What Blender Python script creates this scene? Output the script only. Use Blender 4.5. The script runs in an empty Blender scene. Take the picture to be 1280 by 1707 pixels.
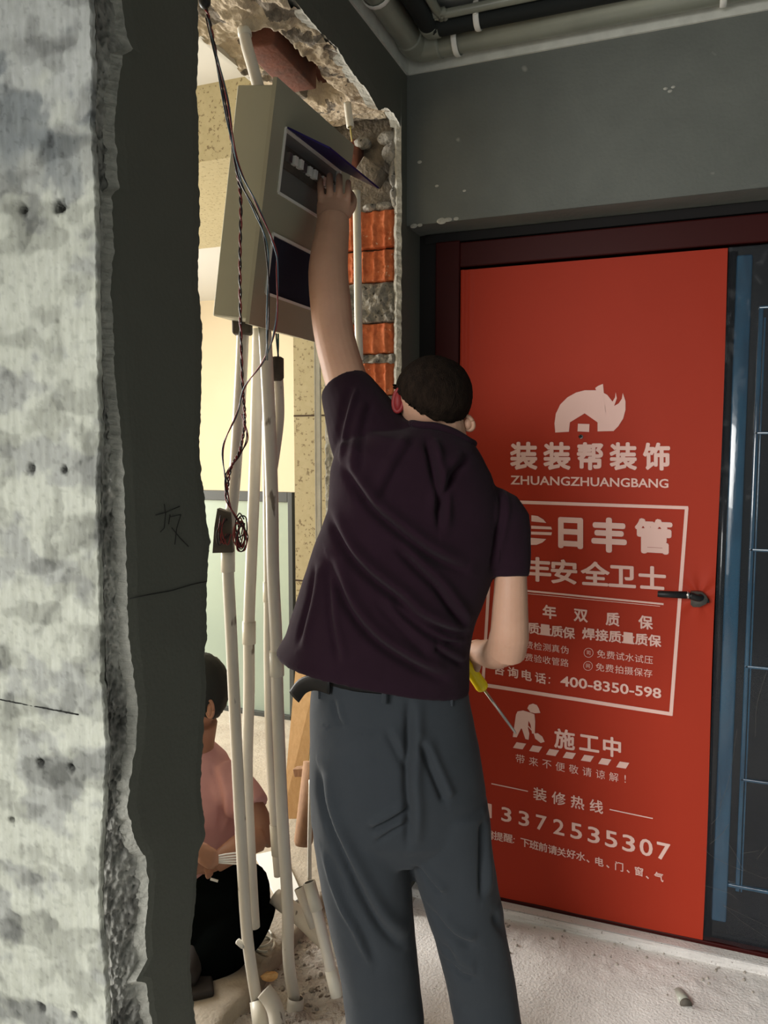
import bpy, bmesh, math, random
from math import sin, cos, pi, radians
from mathutils import Vector, Matrix, noise
import numpy as np
random.seed(7)
S = bpy.context.scene
COL = S.collection

# ------------------------------------------------------------------ camera
FPX = 1300.0; EYE = 1.5
PITCH = math.atan(113 / FPX); YAW = radians(21.4)
FH = Vector((-sin(YAW), cos(YAW), 0)); RT = Vector((cos(YAW), sin(YAW), 0)); UZ = Vector((0, 0, 1))
FW = FH * cos(PITCH) - UZ * sin(PITCH); UP = UZ * cos(PITCH) + FH * sin(PITCH)
EYEP = Vector((0, 0, EYE))
cd = bpy.data.cameras.new('camera'); cam = bpy.data.objects.new('camera', cd); COL.objects.link(cam)
cam.matrix_world = Matrix(((RT.x, UP.x, -FW.x, 0), (RT.y, UP.y, -FW.y, 0), (RT.z, UP.z, -FW.z, EYE), (0, 0, 0, 1)))
cd.sensor_fit = 'HORIZONTAL'; cd.sensor_width = 36; cd.lens = FPX / 1280 * 36
cd.clip_start = 0.02
S.camera = cam

# ------------------------------------------------------------------ light
S.view_settings.view_transform = 'Standard'; S.view_settings.look = 'None'
S.view_settings.gamma = 1; S.view_settings.use_curve_mapping = False
S.view_settings.exposure = 0.0
w = bpy.data.worlds.new('world'); S.world = w; w.use_nodes = True
w.node_tree.nodes['Background'].inputs[0].default_value = (0.80, 0.92, 0.90, 1)
w.node_tree.nodes['Background'].inputs[1].default_value = 0.2

def area(name, loc, target, sx, sy, power, col):
    l = bpy.data.lights.new(name, 'AREA'); l.shape = 'RECTANGLE'; l.size = sx; l.size_y = sy
    l.energy = power; l.color = col
    o = bpy.data.objects.new(name, l); COL.objects.link(o); o.location = loc
    o.rotation_euler = (Vector(target) - Vector(loc)).to_track_quat('-Z', 'Y').to_euler()
    return o
key = area('balcony_daylight', (-1.1, -2.3, 2.0), (0.35, 2.0, -0.2), 1.8, 1.2, 35, (1.0, 0.985, 0.95))
key.data.spread = radians(85)
area('rear_fill_light', (-1.6, -3.2, 1.1), (-0.4, 2.0, 0.8), 1.6, 1.4, 16, (1.0, 0.99, 0.95))  # weak wide fill added behind the camera for pier and beam, no window
area('far_room_window_light', (-4.2, 2.3, 1.5), (-1.4, 2.5, 0.6), 1.4, 1.7, 200, (1.0, 0.975, 0.92))
area('far_room_lamp', (-2.7, 3.6, 2.40), (-2.7, 3.6, 0.0), 0.9, 0.5, 10, (1.0, 0.93, 0.80))

# ------------------------------------------------------------------ pixel helpers (a pixel of the photo to a point in the room)
def ray(x, y): return FW * FPX + RT * (x - 640) - UP * (y - 853.5)
def on_z(x, y, z): r = ray(x, y); return EYEP + r * ((z - EYE) / r.z)
def on_y(x, y, Y): r = ray(x, y); return EYEP + r * (Y / r.y)
def on_x(x, y, X): r = ray(x, y); return EYEP + r * (X / r.x)
def at(x, y, d): r = ray(x, y); return EYEP + r * (d / r.dot(FH))

# ------------------------------------------------------------------ object helpers
ORG = {}
def empty(name, loc, label=None, cat=None, group=None, kind=None):
    o = bpy.data.objects.new(name, None); COL.objects.link(o); o.location = loc
    o.empty_display_size = 0.05
    ORG[o] = Vector(loc); tag(o, label, cat, group, kind)
    return o
def tag(o, label=None, cat=None, group=None, kind=None):
    if label: o['label'] = label
    if cat: o['category'] = cat
    if group: o['group'] = group
    if kind: o['kind'] = kind
    return o
def link(name, verts, faces, mats, parent=None, smooth=True, mi=None, label=None, cat=None, group=None, kind=None, attr=None):
    vs = [Vector(v) for v in verts]
    if parent is not None: org = ORG[parent]
    else:
        mn = Vector((min(v.x for v in vs), min(v.y for v in vs), min(v.z for v in vs)))
        mx = Vector((max(v.x for v in vs), max(v.y for v in vs), max(v.z for v in vs)))
        org = Vector(((mn.x + mx.x) / 2, (mn.y + mx.y) / 2, mn.z))
    me = bpy.data.meshes.new(name)
    me.from_pydata([tuple(v - org) for v in vs], [], faces)
    if not isinstance(mats, (list, tuple)): mats = [mats]
    for m in mats: me.materials.append(m)
    if mi is not None: me.polygons.foreach_set('material_index', mi)
    me.polygons.foreach_set('use_smooth', [smooth] * len(me.polygons))
    if attr is not None:
        ca = me.color_attributes.new('tint', 'FLOAT_COLOR', 'POINT')
        ca.data.foreach_set('color', np.array(attr, dtype=np.float32).ravel())
    me.update()
    o = bpy.data.objects.new(name, me); COL.objects.link(o)
    if parent is not None: o.parent = parent
    else: o.location = org
    ORG[o] = org
    tag(o, label, cat, group, kind)
    return o

class MB:
    """collects shapes into one mesh"""
    def __init__(s): s.v = []; s.f = []; s.m = []
    def add(s, vs, fs, m=0):
        b = len(s.v); s.v += [Vector(v) for v in vs]
        s.f += [tuple(i + b for i in f) for f in fs]; s.m += [m] * len(fs)
        return s
    def box(s, c, size, rot=None, m=0, bev=0.0):
        c = Vector(c); hx, hy, hz = [a / 2 for a in size]
        bm = bmesh.new(); bmesh.ops.create_cube(bm, size=1)
        for v in bm.verts: v.co = Vector((v.co.x * size[0], v.co.y * size[1], v.co.z * size[2]))
        if bev > 0: bmesh.ops.bevel(bm, geom=bm.edges[:], offset=bev, segments=2, affect='EDGES', profile=0.5)
        R = rot.to_3x3() if rot is not None else Matrix.Identity(3)
        bm.verts.ensure_lookup_table()
        s.add([R @ v.co + c for v in bm.verts], [[v.index for v in f.verts] for f in bm.faces], m); bm.free()
        return s
    def box2(s, a, b, m=0, bev=0.0):
        a = Vector(a); b = Vector(b); return s.box((a + b) / 2, [abs(x) for x in (b - a)], None, m, bev)
    def hexa(s, p8, m=0):
        return s.add(p8, [(0, 3, 2, 1), (4, 5, 6, 7), (0, 1, 5, 4), (1, 2, 6, 5), (2, 3, 7, 6), (3, 0, 4, 7)], m)
    def tube(s, pts, r, n=14, m=0, caps=True, flat=None, sub=0):
        pts = [Vector(p) for p in pts]
        rs = list(r) if isinstance(r, (list, tuple)) else [r] * len(pts)
        if sub: pts, rs = smooth_path(pts, rs, sub)
        b = len(s.v); N = None
        for i, p in enumerate(pts):
            t = (pts[min(i + 1, len(pts) - 1)] - pts[max(i - 1, 0)]).normalized()
            if N is None:
                N = t.cross(Vector((0, 0, 1)) if abs(t.z) < .9 else Vector((0, 1, 0))).normalized()
                if flat is not None: N = (Vector(flat[0]) - t * t.dot(Vector(flat[0]))).normalized()
            else: N = (N - t * t.dot(N)).normalized()
            B = t.cross(N)
            k = flat[1] if flat is not None else 1
            for j in range(n):
                a = 2 * pi * j / n
                s.v.append(p + N * cos(a) * rs[i] + B * sin(a) * rs[i] * k)
        for i in range(len(pts) - 1):
            for j in range(n):
                s.f.append((b + i * n + j, b + i * n + (j + 1) % n, b + (i + 1) * n + (j + 1) % n, b + (i + 1) * n + j)); s.m.append(m)
        if caps:
            s.f.append(tuple(b + j for j in reversed(range(n)))); s.m.append(m)
            e = b + (len(pts) - 1) * n
            s.f.append(tuple(e + j for j in range(n))); s.m.append(m)
        return s
    def pipe(s, pts, r, wall=0.002, n=20, m=0, sub=0):
        """an open ended hollow pipe"""
        pts = [Vector(p) for p in pts]; rs = [r] * len(pts)
        if sub: pts, rs = smooth_path(pts, rs, sub)
        b0 = len(s.v); s.tube(pts, rs, n, m, caps=False)
        b1 = len(s.v); s.tube(pts, [q - wall for q in rs], n, m, caps=False)
        L = (len(pts) - 1) * n
        for j in range(n):
            k = (j + 1) % n
            s.f.append((b0 + j, b1 + j, b1 + k, b0 + k)); s.m.append(m)
            s.f.append((b0 + L + j, b0 + L + k, b1 + L + k, b1 + L + j)); s.m.append(m)
        return s
    def ball(s, c, r, R=None, n=20, m=0):
        c = Vector(c); r = (r, r, r) if not isinstance(r, (tuple, list)) else r
        bm = bmesh.new(); bmesh.ops.create_uvsphere(bm, u_segments=n, v_segments=max(6, n * 2 // 3), radius=1)
        R = R or Matrix.Identity(3)
        bm.verts.ensure_lookup_table()
        s.add([R @ Vector((v.co.x * r[0], v.co.y * r[1], v.co.z * r[2])) + c for v in bm.verts], [[v.index for v in f.verts] for f in bm.faces], m); bm.free()
        return s
    def rings(s, rings, m=0, n=40, e=2.3):
        """rings: (left point, right point, half thickness, depth centre shift), a closed superellipse loft"""
        b = len(s.v)
        for (L, R, t, sh) in rings:
            c = (L + R) / 2 + FH * sh; h = (R - L) / 2
            for j in range(n):
                a = 2 * pi * j / n; ca, sa = cos(a), sin(a)
                s.v.append(c + h * math.copysign(abs(ca) ** (2 / e), ca) - FH * t * math.copysign(abs(sa) ** (2 / e), sa))
        for i in range(len(rings) - 1):
            for j in range(n):
                s.f.append((b + i * n + j, b + (i + 1) * n + j, b + (i + 1) * n + (j + 1) % n, b + i * n + (j + 1) % n)); s.m.append(m)
        s.f.append(tuple(b + j for j in range(n))); s.m.append(m)
        e0 = b + (len(rings) - 1) * n
        s.f.append(tuple(e0 + j for j in reversed(range(n)))); s.m.append(m)
        return s
    def prism(s, poly, depth, m=0):
        """poly: 3D planar outline; depth: Vector"""
        n = len(poly); b = len(s.v); depth = Vector(depth)
        s.v += [Vector(p) for p in poly] + [Vector(p) + depth for p in poly]
        nrm = Vector((0, 0, 0))
        for i in range(n):
            p, q = Vector(poly[i]), Vector(poly[(i + 1) % n]); nrm += p.cross(q)
        fr = list(range(n)); bk = [n + i for i in reversed(range(n))]
        side = [(i, n + i, n + (i + 1) % n, (i + 1) % n) for i in range(n)]
        if nrm.dot(depth) > 0:
            fr = fr[::-1]; bk = bk[::-1]; side = [q[::-1] for q in side]
        for f in [fr, bk] + side:
            s.f.append(tuple(b + i for i in f)); s.m.append(m)
        return s
    def build(s, name, mats, parent=None, smooth=True, **k):
        o = link(name, s.v, s.f, mats, parent, smooth, s.m, **k)
        return o

def smooth_path(pts, rs, sub):
    P = []; Q = []
    n = len(pts)
    for i in range(n - 1):
        p0, p1, p2, p3 = pts[max(i - 1, 0)], pts[i], pts[i + 1], pts[min(i + 2, n - 1)]
        for k in range(sub):
            t = k / sub; t2 = t * t; t3 = t2 * t
            P.append(0.5 * ((2 * p1) + (p2 - p0) * t + (2 * p0 - 5 * p1 + 4 * p2 - p3) * t2 + (3 * p1 - p0 - 3 * p2 + p3) * t3))
            Q.append(rs[i] * (1 - t) + rs[i + 1] * t)
    P.append(pts[-1]); Q.append(rs[-1])
    return P, Q

def remesh(mb, voxel, smooth=4):
    """union of the closed shapes of mb as one continuous surface -> (verts, faces)"""
    me = bpy.data.meshes.new('tmp'); me.from_pydata([tuple(v) for v in mb.v], [], mb.f); me.update()
    bm = bmesh.new(); bm.from_mesh(me); bmesh.ops.recalc_face_normals(bm, faces=bm.faces); bm.to_mesh(me); bm.free()
    o = bpy.data.objects.new('tmp', me); COL.objects.link(o)
    md = o.modifiers.new('r', 'REMESH'); md.mode = 'VOXEL'; md.voxel_size = voxel
    if smooth:
        sm = o.modifiers.new('s', 'SMOOTH'); sm.factor = 0.5; sm.iterations = smooth
    dg = bpy.context.evaluated_depsgraph_get(); ev = o.evaluated_get(dg); m2 = ev.to_mesh()
    n = len(m2.vertices); co = np.empty(n * 3, np.float32); m2.vertices.foreach_get('co', co)
    no = np.empty(n * 3, np.float32); m2.vertices.foreach_get('normal', no)
    fs = [tuple(p.vertices) for p in m2.polygons]
    ev.to_mesh_clear(); bpy.data.objects.remove(o); bpy.data.meshes.remove(me)
    return co.reshape(-1, 3).astype(float), no.reshape(-1, 3).astype(float), fs

def fbm(p, s, o=4): return noise.fractal(Vector(p) * s, 1.0, 2.0, o)

# ------------------------------------------------------------------ materials
def srgb(r, g, b):
    f = lambda c: (c / 255 / 12.92) if c / 255 <= 0.04045 else ((c / 255 + 0.055) / 1.055) ** 2.4
    return (f(r), f(g), f(b), 1)
def mat(name, col, rough=0.8, var=None, scale=8.0, amount=0.5, bump=0.0, bscale=60.0, metal=0.0, spec=0.5,
        alpha=1.0, trans=0.0, coat=0.0, ior=1.45, stretch=None, attr=False, sss=0.0, sheen=0.0, speck=None, bdist=0.004):
    m = bpy.data.materials.new(name); m.use_nodes = True; nt = m.node_tree; N = nt.nodes; L = nt.links
    b = N['Principled BSDF']
    b.inputs['Base Color'].default_value = col; b.inputs['Roughness'].default_value = rough
    b.inputs['Metallic'].default_value = metal; b.inputs['Specular IOR Level'].default_value = spec
    b.inputs['Alpha'].default_value = alpha; b.inputs['Transmission Weight'].default_value = trans
    b.inputs['Coat Weight'].default_value = coat; b.inputs['IOR'].default_value = ior
    b.inputs['Sheen Weight'].default_value = sheen
    if sss:
        b.inputs['Subsurface Weight'].default_value = sss; b.inputs['Subsurface Radius'].default_value = (0.012, 0.004, 0.002)
        b.inputs['Subsurface Scale'].default_value = 1.0
    tc = N.new('ShaderNodeTexCoord'); mp = N.new('ShaderNodeMapping'); L.new(tc.outputs['Object'], mp.inputs[0])
    if stretch: mp.inputs['Scale'].default_value = stretch
    last = None
    if attr:
        a = N.new('ShaderNodeVertexColor'); a.layer_name = 'tint'; last = a.outputs[0]
    if var is not None:
        t = N.new('ShaderNodeTexNoise'); t.inputs['Scale'].default_value = scale; t.inputs['Detail'].default_value = 8
        t.inputs['Roughness'].default_value = 0.62; L.new(mp.outputs[0], t.inputs['Vector'])
        r = N.new('ShaderNodeValToRGB'); r.color_ramp.elements[0].position = 0.5 - 0.5 * (1 - amount) * 0.5 - 0.06
        r.color_ramp.elements[1].position = 0.5 + 0.5 * (1 - amount) * 0.5 + 0.06
        r.color_ramp.elements[0].color = col; r.color_ramp.elements[1].color = var
        L.new(t.outputs[0], r.inputs[0])
        if last is not None:
            mx = N.new('ShaderNodeMix'); mx.data_type = 'RGBA'; mx.blend_type = 'MULTIPLY'; mx.inputs[0].default_value = 1
            L.new(last, mx.inputs[6]); L.new(r.outputs[0], mx.inputs[7]); last = mx.outputs[2]
        else: last = r.outputs[0]
    if speck is not None:
        t = N.new('ShaderNodeTexNoise'); t.inputs['Scale'].default_value = speck[1]; t.inputs['Detail'].default_value = 3
        L.new(mp.outputs[0], t.inputs['Vector'])
        r = N.new('ShaderNodeValToRGB'); r.color_ramp.elements[0].position = speck[2]; r.color_ramp.elements[1].position = speck[2] + 0.05
        L.new(t.outputs[0], r.inputs[0])
        mx = N.new('ShaderNodeMix'); mx.data_type = 'RGBA'; L.new(r.outputs[0], mx.inputs[0])
        if last is not None: L.new(last, mx.inputs[6])
        else: mx.inputs[6].default_value = col
        mx.inputs[7].default_value = speck[0]; last = mx.outputs[2]
    if last is not None: L.new(last, b.inputs['Base Color'])
    if bump:
        t = N.new('ShaderNodeTexNoise'); t.inputs['Scale'].default_value = bscale; t.inputs['Detail'].default_value = 6
        L.new(mp.outputs[0], t.inputs['Vector'])
        bp = N.new('ShaderNodeBump'); bp.inputs['Strength'].default_value = bump; bp.inputs['Distance'].default_value = bdist
        L.new(t.outputs[0], bp.inputs['Height']); L.new(bp.outputs[0], b.inputs['Normal'])
    return m

M = {}
M['pier'] = mat('pier_concrete', srgb(236, 236, 228), 0.9, srgb(252, 252, 248), 90, 0.3, 0.55, 160, attr=True, stretch=(1, 1, 0.45))
M['plaster'] = mat('dark_grey_plaster', srgb(88, 89, 80), 0.92, srgb(96, 97, 88), 3, 0.2, 0.2, 120)
M['plaster_back'] = mat('grey_beam_plaster', srgb(95, 98, 93), 0.9, srgb(112, 115, 109), 3.5, 0.3, 0.25, 110, speck=(srgb(165, 165, 155), 9, 0.72))
M['plaster_edge'] = mat('torn_plaster_edge', srgb(150, 150, 142), 0.95, srgb(188, 186, 176), 60, 0.3, 0.8, 140)
M['core'] = mat('raw_concrete_core', srgb(128, 126, 120), 0.95, srgb(172, 168, 160), 38, 0.3, 1.0, 90, speck=(srgb(80, 78, 76), 60, 0.62), bdist=0.01)
M['mortar'] = mat('cream_mortar', srgb(205, 190, 165), 0.95, srgb(170, 156, 136), 16, 0.35, 0.8, 70, bdist=0.01)
M['mortar_dark'] = mat('grey_mortar', srgb(92, 86, 78), 0.95, srgb(150, 140, 126), 24, 0.35, 1.0, 80, bdist=0.01)
M['brick'] = mat('hollow_clay_brick', srgb(190, 92, 52), 0.85, srgb(222, 132, 88), 30, 0.3, 0.6, 120, speck=(srgb(232, 190, 160), 70, 0.66))
M['brick_dull'] = mat('dull_clay_brick', srgb(120, 70, 54), 0.9, srgb(88, 62, 54), 18, 0.3, 0.5, 90)
M['floor'] = mat('dusty_cement_floor', srgb(240, 236, 232), 0.95, srgb(214, 210, 206), 5, 0.35, 0.7, 130, speck=(srgb(140, 132, 122), 150, 0.66))
M['rubble'] = mat('rubble_floor', srgb(222, 216, 208), 0.95, srgb(176, 166, 156), 14, 0.35, 1.0, 90, speck=(srgb(105, 92, 82), 48, 0.62), bdist=0.012)
M['far_floor'] = mat('far_room_screed', srgb(184, 174, 158), 0.95, srgb(158, 147, 132), 12, 0.35, 0.7, 90)
M['grit'] = mat('cement_grit', srgb(190, 182, 172), 0.95, srgb(130, 122, 112), 60, 0.3)
M['ceil'] = mat('grey_white_ceiling', srgb(190, 188, 182), 0.9, srgb(180, 178, 172), 2, 0.2)
M['white_wall'] = mat('white_painted_strip', srgb(215, 215, 205), 0.85, srgb(190, 190, 182), 20, 0.3)
M['cream'] = mat('cream_painted_wall', srgb(196, 180, 150), 0.85, srgb(202, 187, 158), 2, 0.2)
M['far_ceil'] = mat('far_room_ceiling_white', srgb(214, 212, 204), 0.85)
M['tile'] = mat('speckled_yellow_tile', srgb(172, 160, 124), 0.5, srgb(186, 175, 140), 30, 0.3, speck=(srgb(128, 114, 84), 85, 0.60))
M['grout'] = mat('dark_tile_joint', srgb(70, 55, 40), 0.9)
M['maroon'] = mat('maroon_door_frame', srgb(56, 17, 16), 0.4, srgb(62, 20, 18), 3, 0.2, spec=0.12)
M['gap'] = mat('black_gap_strip', srgb(30, 28, 28), 0.9)  # near-black strips filling the gaps around the door frame
M['navy'] = mat('navy_film_on_door', srgb(6, 7, 11), 0.2, srgb(9, 12, 20), 5, 0.3, 0.12, 10, spec=.3, coat=0.3, stretch=(3, 1, .6))
M['blue'] = mat('blue_protective_film', srgb(14, 42, 66), 0.16, srgb(34, 84, 112), 6, 0.25, 0.35, 18, coat=0.8, stretch=(2, 1, .5))
M['film'] = mat('clear_plastic_film', (0.5, 0.55, 0.6, 1), 0.10, None, alpha=0.03, bump=0.5, bscale=9)
M['red'] = mat('red_printed_sheet', srgb(168, 52, 33), 0.55, srgb(172, 56, 36), 2, 0.2, spec=0.15)
M['print'] = mat('pale_pink_print', srgb(236, 196, 186), 0.6, spec=0.35)
M['black'] = mat('black_handle', srgb(24, 24, 25), 0.45)
M['chrome'] = mat('chrome', srgb(200, 200, 200), 0.2, metal=1.0)
M['gunmetal'] = mat('dull_grey_metal', srgb(100, 97, 92), 0.42, metal=0.5)
M['pvc'] = mat('white_pvc', srgb(238, 234, 224), 0.35, srgb(214, 208, 196), 9, 0.3, 0.1, 40, speck=(srgb(140, 130, 118), 38, 0.68), stretch=(1, 1, .3))
M['pvc_clean'] = mat('clean_white_pvc', srgb(232, 228, 214), 0.35)
M['pvc_big'] = mat('grey_white_pvc', srgb(176, 178, 166), 0.3, srgb(160, 162, 150), 6, 0.3)
M['pvc_ceiling'] = mat('grey_glossy_pvc', srgb(150, 152, 138), 0.3, srgb(128, 130, 118), 5, 0.3)
M['foam'] = mat('black_foam_tube', srgb(22, 26, 24), 0.75)
M['clip'] = mat('white_clip', srgb(236, 234, 226), 0.4)
M['panel'] = mat('beige_sheet_steel', srgb(168, 164, 142), 0.42, srgb(160, 156, 136), 3, 0.2)
M['panel_side'] = mat('beige_steel_box', srgb(176, 174, 152), 0.42, srgb(168, 166, 146), 3, 0.2)
M['panel_in'] = mat('grey_breaker_plate', srgb(110, 110, 106), 0.4)
M['smoke'] = mat('dark_smoked_window', srgb(50, 50, 62), 0.7, spec=0.03)
M['lid'] = mat('purple_tinted_lid', srgb(40, 33, 88), 0.4, alpha=0.96, spec=0.15)
M['wblack'] = mat('black_wire', srgb(36, 26, 30), 0.45)
M['wred'] = mat('red_wire', srgb(128, 44, 46), 0.45)
M['wblue'] = mat('grey_blue_wire', srgb(74, 98, 112), 0.45)
M['wgreen'] = mat('green_wire', srgb(46, 112, 96), 0.45)
M['wyellow'] = mat('yellow_wire', srgb(210, 190, 110), 0.45)
M['darkbox'] = mat('dark_grey_box', srgb(62, 56, 50), 0.7, srgb(96, 90, 80), 20, 0.3)
M['frame'] = mat('grey_aluminium', srgb(58, 60, 57), 0.6)
M['frost'] = mat('frosted_green_glass', srgb(170, 186, 172), 0.35, trans=0.45, alpha=0.9)
M['wood'] = mat('pine_wood', srgb(226, 190, 142), 0.7, srgb(208, 168, 120), 14, 0.3, 0.2, 60, stretch=(6, 6, .6))
M['wood2'] = mat('weathered_wood', srgb(160, 126, 96), 0.8, srgb(130, 98, 74), 14, 0.3, 0.2, 60, stretch=(6, 6, .6))
M['skin'] = mat('skin', srgb(184, 142, 118), 0.55, srgb(194, 152, 127), 18, 0.3, 0.1, 220, sss=0.12)
M['skin2'] = mat('tanned_skin', srgb(150, 108, 86), 0.55, srgb(160, 118, 96), 18, 0.3, sss=0.1)
M['ear'] = mat('ear_skin', srgb(128, 32, 34), 0.6, sss=0.1)
M['hair'] = mat('short_black_hair', srgb(16, 12, 10), 0.95, srgb(44, 34, 27), 90, 0.2, 1.0, 420, spec=.08, stretch=(1, 1, .3))
M['shirt'] = mat('dark_plum_cotton', srgb(32, 17, 26), 0.97, srgb(36, 20, 30), 20, 0.3, 0.15, 900, spec=.15, sheen=0.03)
M['trouser'] = mat('charcoal_blue_trouser_cloth', srgb(37, 42, 47), 0.9, srgb(41, 46, 51), 10, 0.3, 0.15, 900, sheen=0.05)
M['belt'] = mat('black_leather', srgb(14, 13, 13), 0.5, spec=.25)
M['shoe'] = mat('dark_shoe', srgb(46, 42, 40), 0.6)
M['pink'] = mat('dusty_pink_cotton', srgb(196, 146, 146), 0.9, srgb(204, 156, 154), 8, 0.3, 0.1, 700)
M['blackcloth'] = mat('black_trouser_cloth', srgb(9, 12, 12), 1.0, spec=0.0)
M['white'] = mat('white_plastic', srgb(235, 235, 230), 0.5)
M['yellow'] = mat('yellow_plastic', srgb(255, 222, 16), 0.35)
M['steel'] = mat('bright_steel', srgb(190, 186, 180), 0.3, metal=0.9)
M['leaf'] = mat('dry_leaf', srgb(238, 204, 150), 0.8, srgb(206, 156, 100), 60, 0.3)
M['ink'] = mat('pencil_mark', srgb(34, 34, 32), 0.9)

# ------------------------------------------------------------------ the room: dimensions
XW = -0.82            # plastered side of the left wall
YB = 2.28             # face of the beam on the back wall
YD = 2.40             # face of the door frame
ZB = 2.157            # underside of the beam
ZC = 2.70             # ceiling
YP = 0.93             # broken end of the near pier
TH = 0.27             # wall thickness
XI = XW - TH          # far side of the left wall
YS = 2.25             # broken end of the wall's far stub
ZL = 2.43             # underside of the broken lintel

def grid(u0, u1, nu, v0, v1, nv, fn):
    vs = []; fs = []
    for j in range(nv + 1):
        for i in range(nu + 1):
            vs.append(fn(u0 + (u1 - u0) * i / nu, v0 + (v1 - v0) * j / nv))
    for j in range(nv):
        for i in range(nu):
            a = j * (nu + 1) + i; fs.append((a, a + 1, a + nu + 2, a + nu + 1))
    return vs, fs

# floors
def fl(x, y):
    z = 0.004 * fbm((x, y, 3), 3)
    g = max(0, 1 - abs(x + 0.93) / 0.2)            # the demolished wall strip is rough
    if YP < y < 2.5: z += g * (0.018 * fbm((x, y, 1), 12) + 0.008 * fbm((x, y, 5), 45) - 0.004)
    e = max(0, 1 - abs(y - 2.24) / 0.14) if x > -0.7 else 0
    z += e * 0.007 * max(0, fbm((x, y, 9), 26))
    return z
v, f = grid(-1.10, 1.9, 300, -1.2, 2.42, 362, lambda x, y: (x, y, fl(x, y)))
mi = []
for q in f:
    cx = v[q[0]][0]; cy = v[q[0]][1]
    mi.append(1 if (-1.2 < cx < -0.80 and cy > 1.1) else 0)
link('floor', v, f, [M['floor'], M['rubble']], mi=mi, kind='structure')
MB().box2((-1.2, -3.4, -0.12), (1.9, -1.2, 0.0)).build('floor', M['floor'], smooth=False, kind='structure')
v, f = grid(-4.4, -1.060, 110, 1.0, 5.4, 220, lambda x, y: (x + (0.008 * fbm((x, y, 0), 9) if x > -1.1 else 0), y, 0.034 + 0.005 * fbm((x, y, 7), 6)))
n = len(v)
edge = [i for i in range(n) if (i % 111) == 110]
v += [(v[i][0] + 0.006, v[i][1], -0.03) for i in edge]
f += [(edge[k], n + k, n + k + 1, edge[k + 1]) for k in range(len(edge) - 1)]
link('floor', v, f, M['far_floor'], kind='structure')
# ceiling: main room and far room
MB().box2((XI, -3.4, ZC), (1.9, 2.6, ZC + 0.12)).build('ceiling', M['ceil'], smooth=False, kind='structure')
YT = on_z(360, 137, ZC).y
ZT = on_y(360, 266, YT).z
YT2 = on_z(360, 412, ZT).y
MB().box2((-4.4, 0.9, ZC), (XI, YT, ZC + 0.12)).build('ceiling', M['far_ceil'], smooth=False, kind='structure')
ZC2 = ZT + 0.03
YF = on_z(360, 500, ZC2).y
MB().box2((-4.6, YT2, ZC2), (XI + 0.1, YF + 0.1, ZC2 + 0.12)).build('ceiling', M['far_ceil'], smooth=False, kind='structure')
# tiled beam of the far room
MB().box2((-4.4, YT, ZT), (XI + 0.15, YT2, ZC + 0.1)).build('trim_1', M['tile'], smooth=False, kind='structure')
print('YT', YT, 'ZT', ZT, 'YT2', YT2, 'YF', YF)
# far room walls
MB().box2((-4.6, YF, -0.02), (-0.9, YF + 0.12, ZC2)).build('wall_far', M['cream'], smooth=False, kind='structure')
wl = MB().box2((-4.7, 0.9, -0.02), (-4.45, 1.2, ZC)).box2((-4.7, 3.4, -0.02), (-4.45, YF + 0.1, ZC)).box2((-4.7, 1.2, 2.45), (-4.45, 3.4, ZC))
wl.build('wall_far_left', M['cream'], smooth=False, kind='structure')
MB().box2((-4.6, 0.78, -0.02), (-1.45, 0.90, ZC)).build('wall_near', M['cream'], smooth=False, kind='structure')
# tiled pilaster behind the pipes
PL = on_y(492, 900, 2.75)
pm = MB().box2((PL.x, 2.75, 0), (-0.95, 2.95, ZT + 0.01))
wp = pm.build('wall_pilaster', M['tile'], smooth=False, kind='structure')
jm = MB()
for py in (693, 968):
    z = on_y(505, py, 2.75).z
    jm.box2((PL.x - 0.0005, 2.748, z - 0.003), (-0.95, 2.755, z + 0.003))
z = on_y(505, 415, 2.75).z
jm.build('tile_joint', M['grout'], wp, smooth=False)

# --- left wall: an Empty whose parts are the pier, the stub, the lintel
wall_left = empty('wall_left', (XW, 1.5, 0), kind='structure')
EDGE_L = [(205, 0), (212, 60), (224, 82), (206, 92), (198, 150), (192, 210), (196, 250), (200, 312), (188, 330), (192, 420), (186, 470), (192, 560), (192, 620), (205, 740), (212, 900), (215, 1050), (225, 1130), (232, 1180), (229, 1240), (218, 1300), (214, 1350), (222, 1385), (230, 1410), (245, 1430), (249, 1480), (245, 1535), (243, 1565), (246, 1600), (238, 1617), (228, 1636), (246, 1640), (250, 1680), (256, 1707)]
EDGE_R = [(331, 0), (332, 100), (329, 150), (333, 200), (333, 300), (335, 350), (331, 470), (338, 540), (338, 600), (336, 700), (334, 740), (338, 800), (343, 830), (346, 870), (352, 905), (348, 930), (346, 1000), (347, 1060), (342, 1090), (345, 1150), (340, 1230), (336, 1300), (337, 1330), (343, 1370), (343, 1400), (333, 1420), (330, 1450), (327, 1500), (320, 1560), (318, 1600), (322, 1660), (328, 1707)]
def on_wall(pts, jit=0.0025):
    out = []
    for k in range(len(pts) - 1):
        a = on_x(*pts[k], XW); b = on_x(*pts[k + 1], XW)
        n = max(1, int((a - b).length / 0.003))
        for i in range(n):
            p = a.lerp(b, i / n); p.y += jit * 1.6 * fbm((0, 0, p.z), 60, 4); out.append(p)
    out.append(on_x(*pts[-1], XW))
    return out
el = on_wall(EDGE_L); er = on_wall(EDGE_R)
def extend(e):
    top = Vector((XW, e[0].y, ZC)); bot = Vector((XW, e[-1].y, 0.0)); return [top] + e + [bot]
el = extend(el); er = extend(er)
def yat(e, z):
    for a, b in zip(e, e[1:]):
        if a.z >= z >= b.z: return a.y + (b.y - a.y) * (a.z - z) / max(1e-6, a.z - b.z)
    return e[-1].y
zs = np.linspace(ZC, 0, 900)
SK = 0.016
vs = []; fs = []; mi = []
cols = 10
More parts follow.
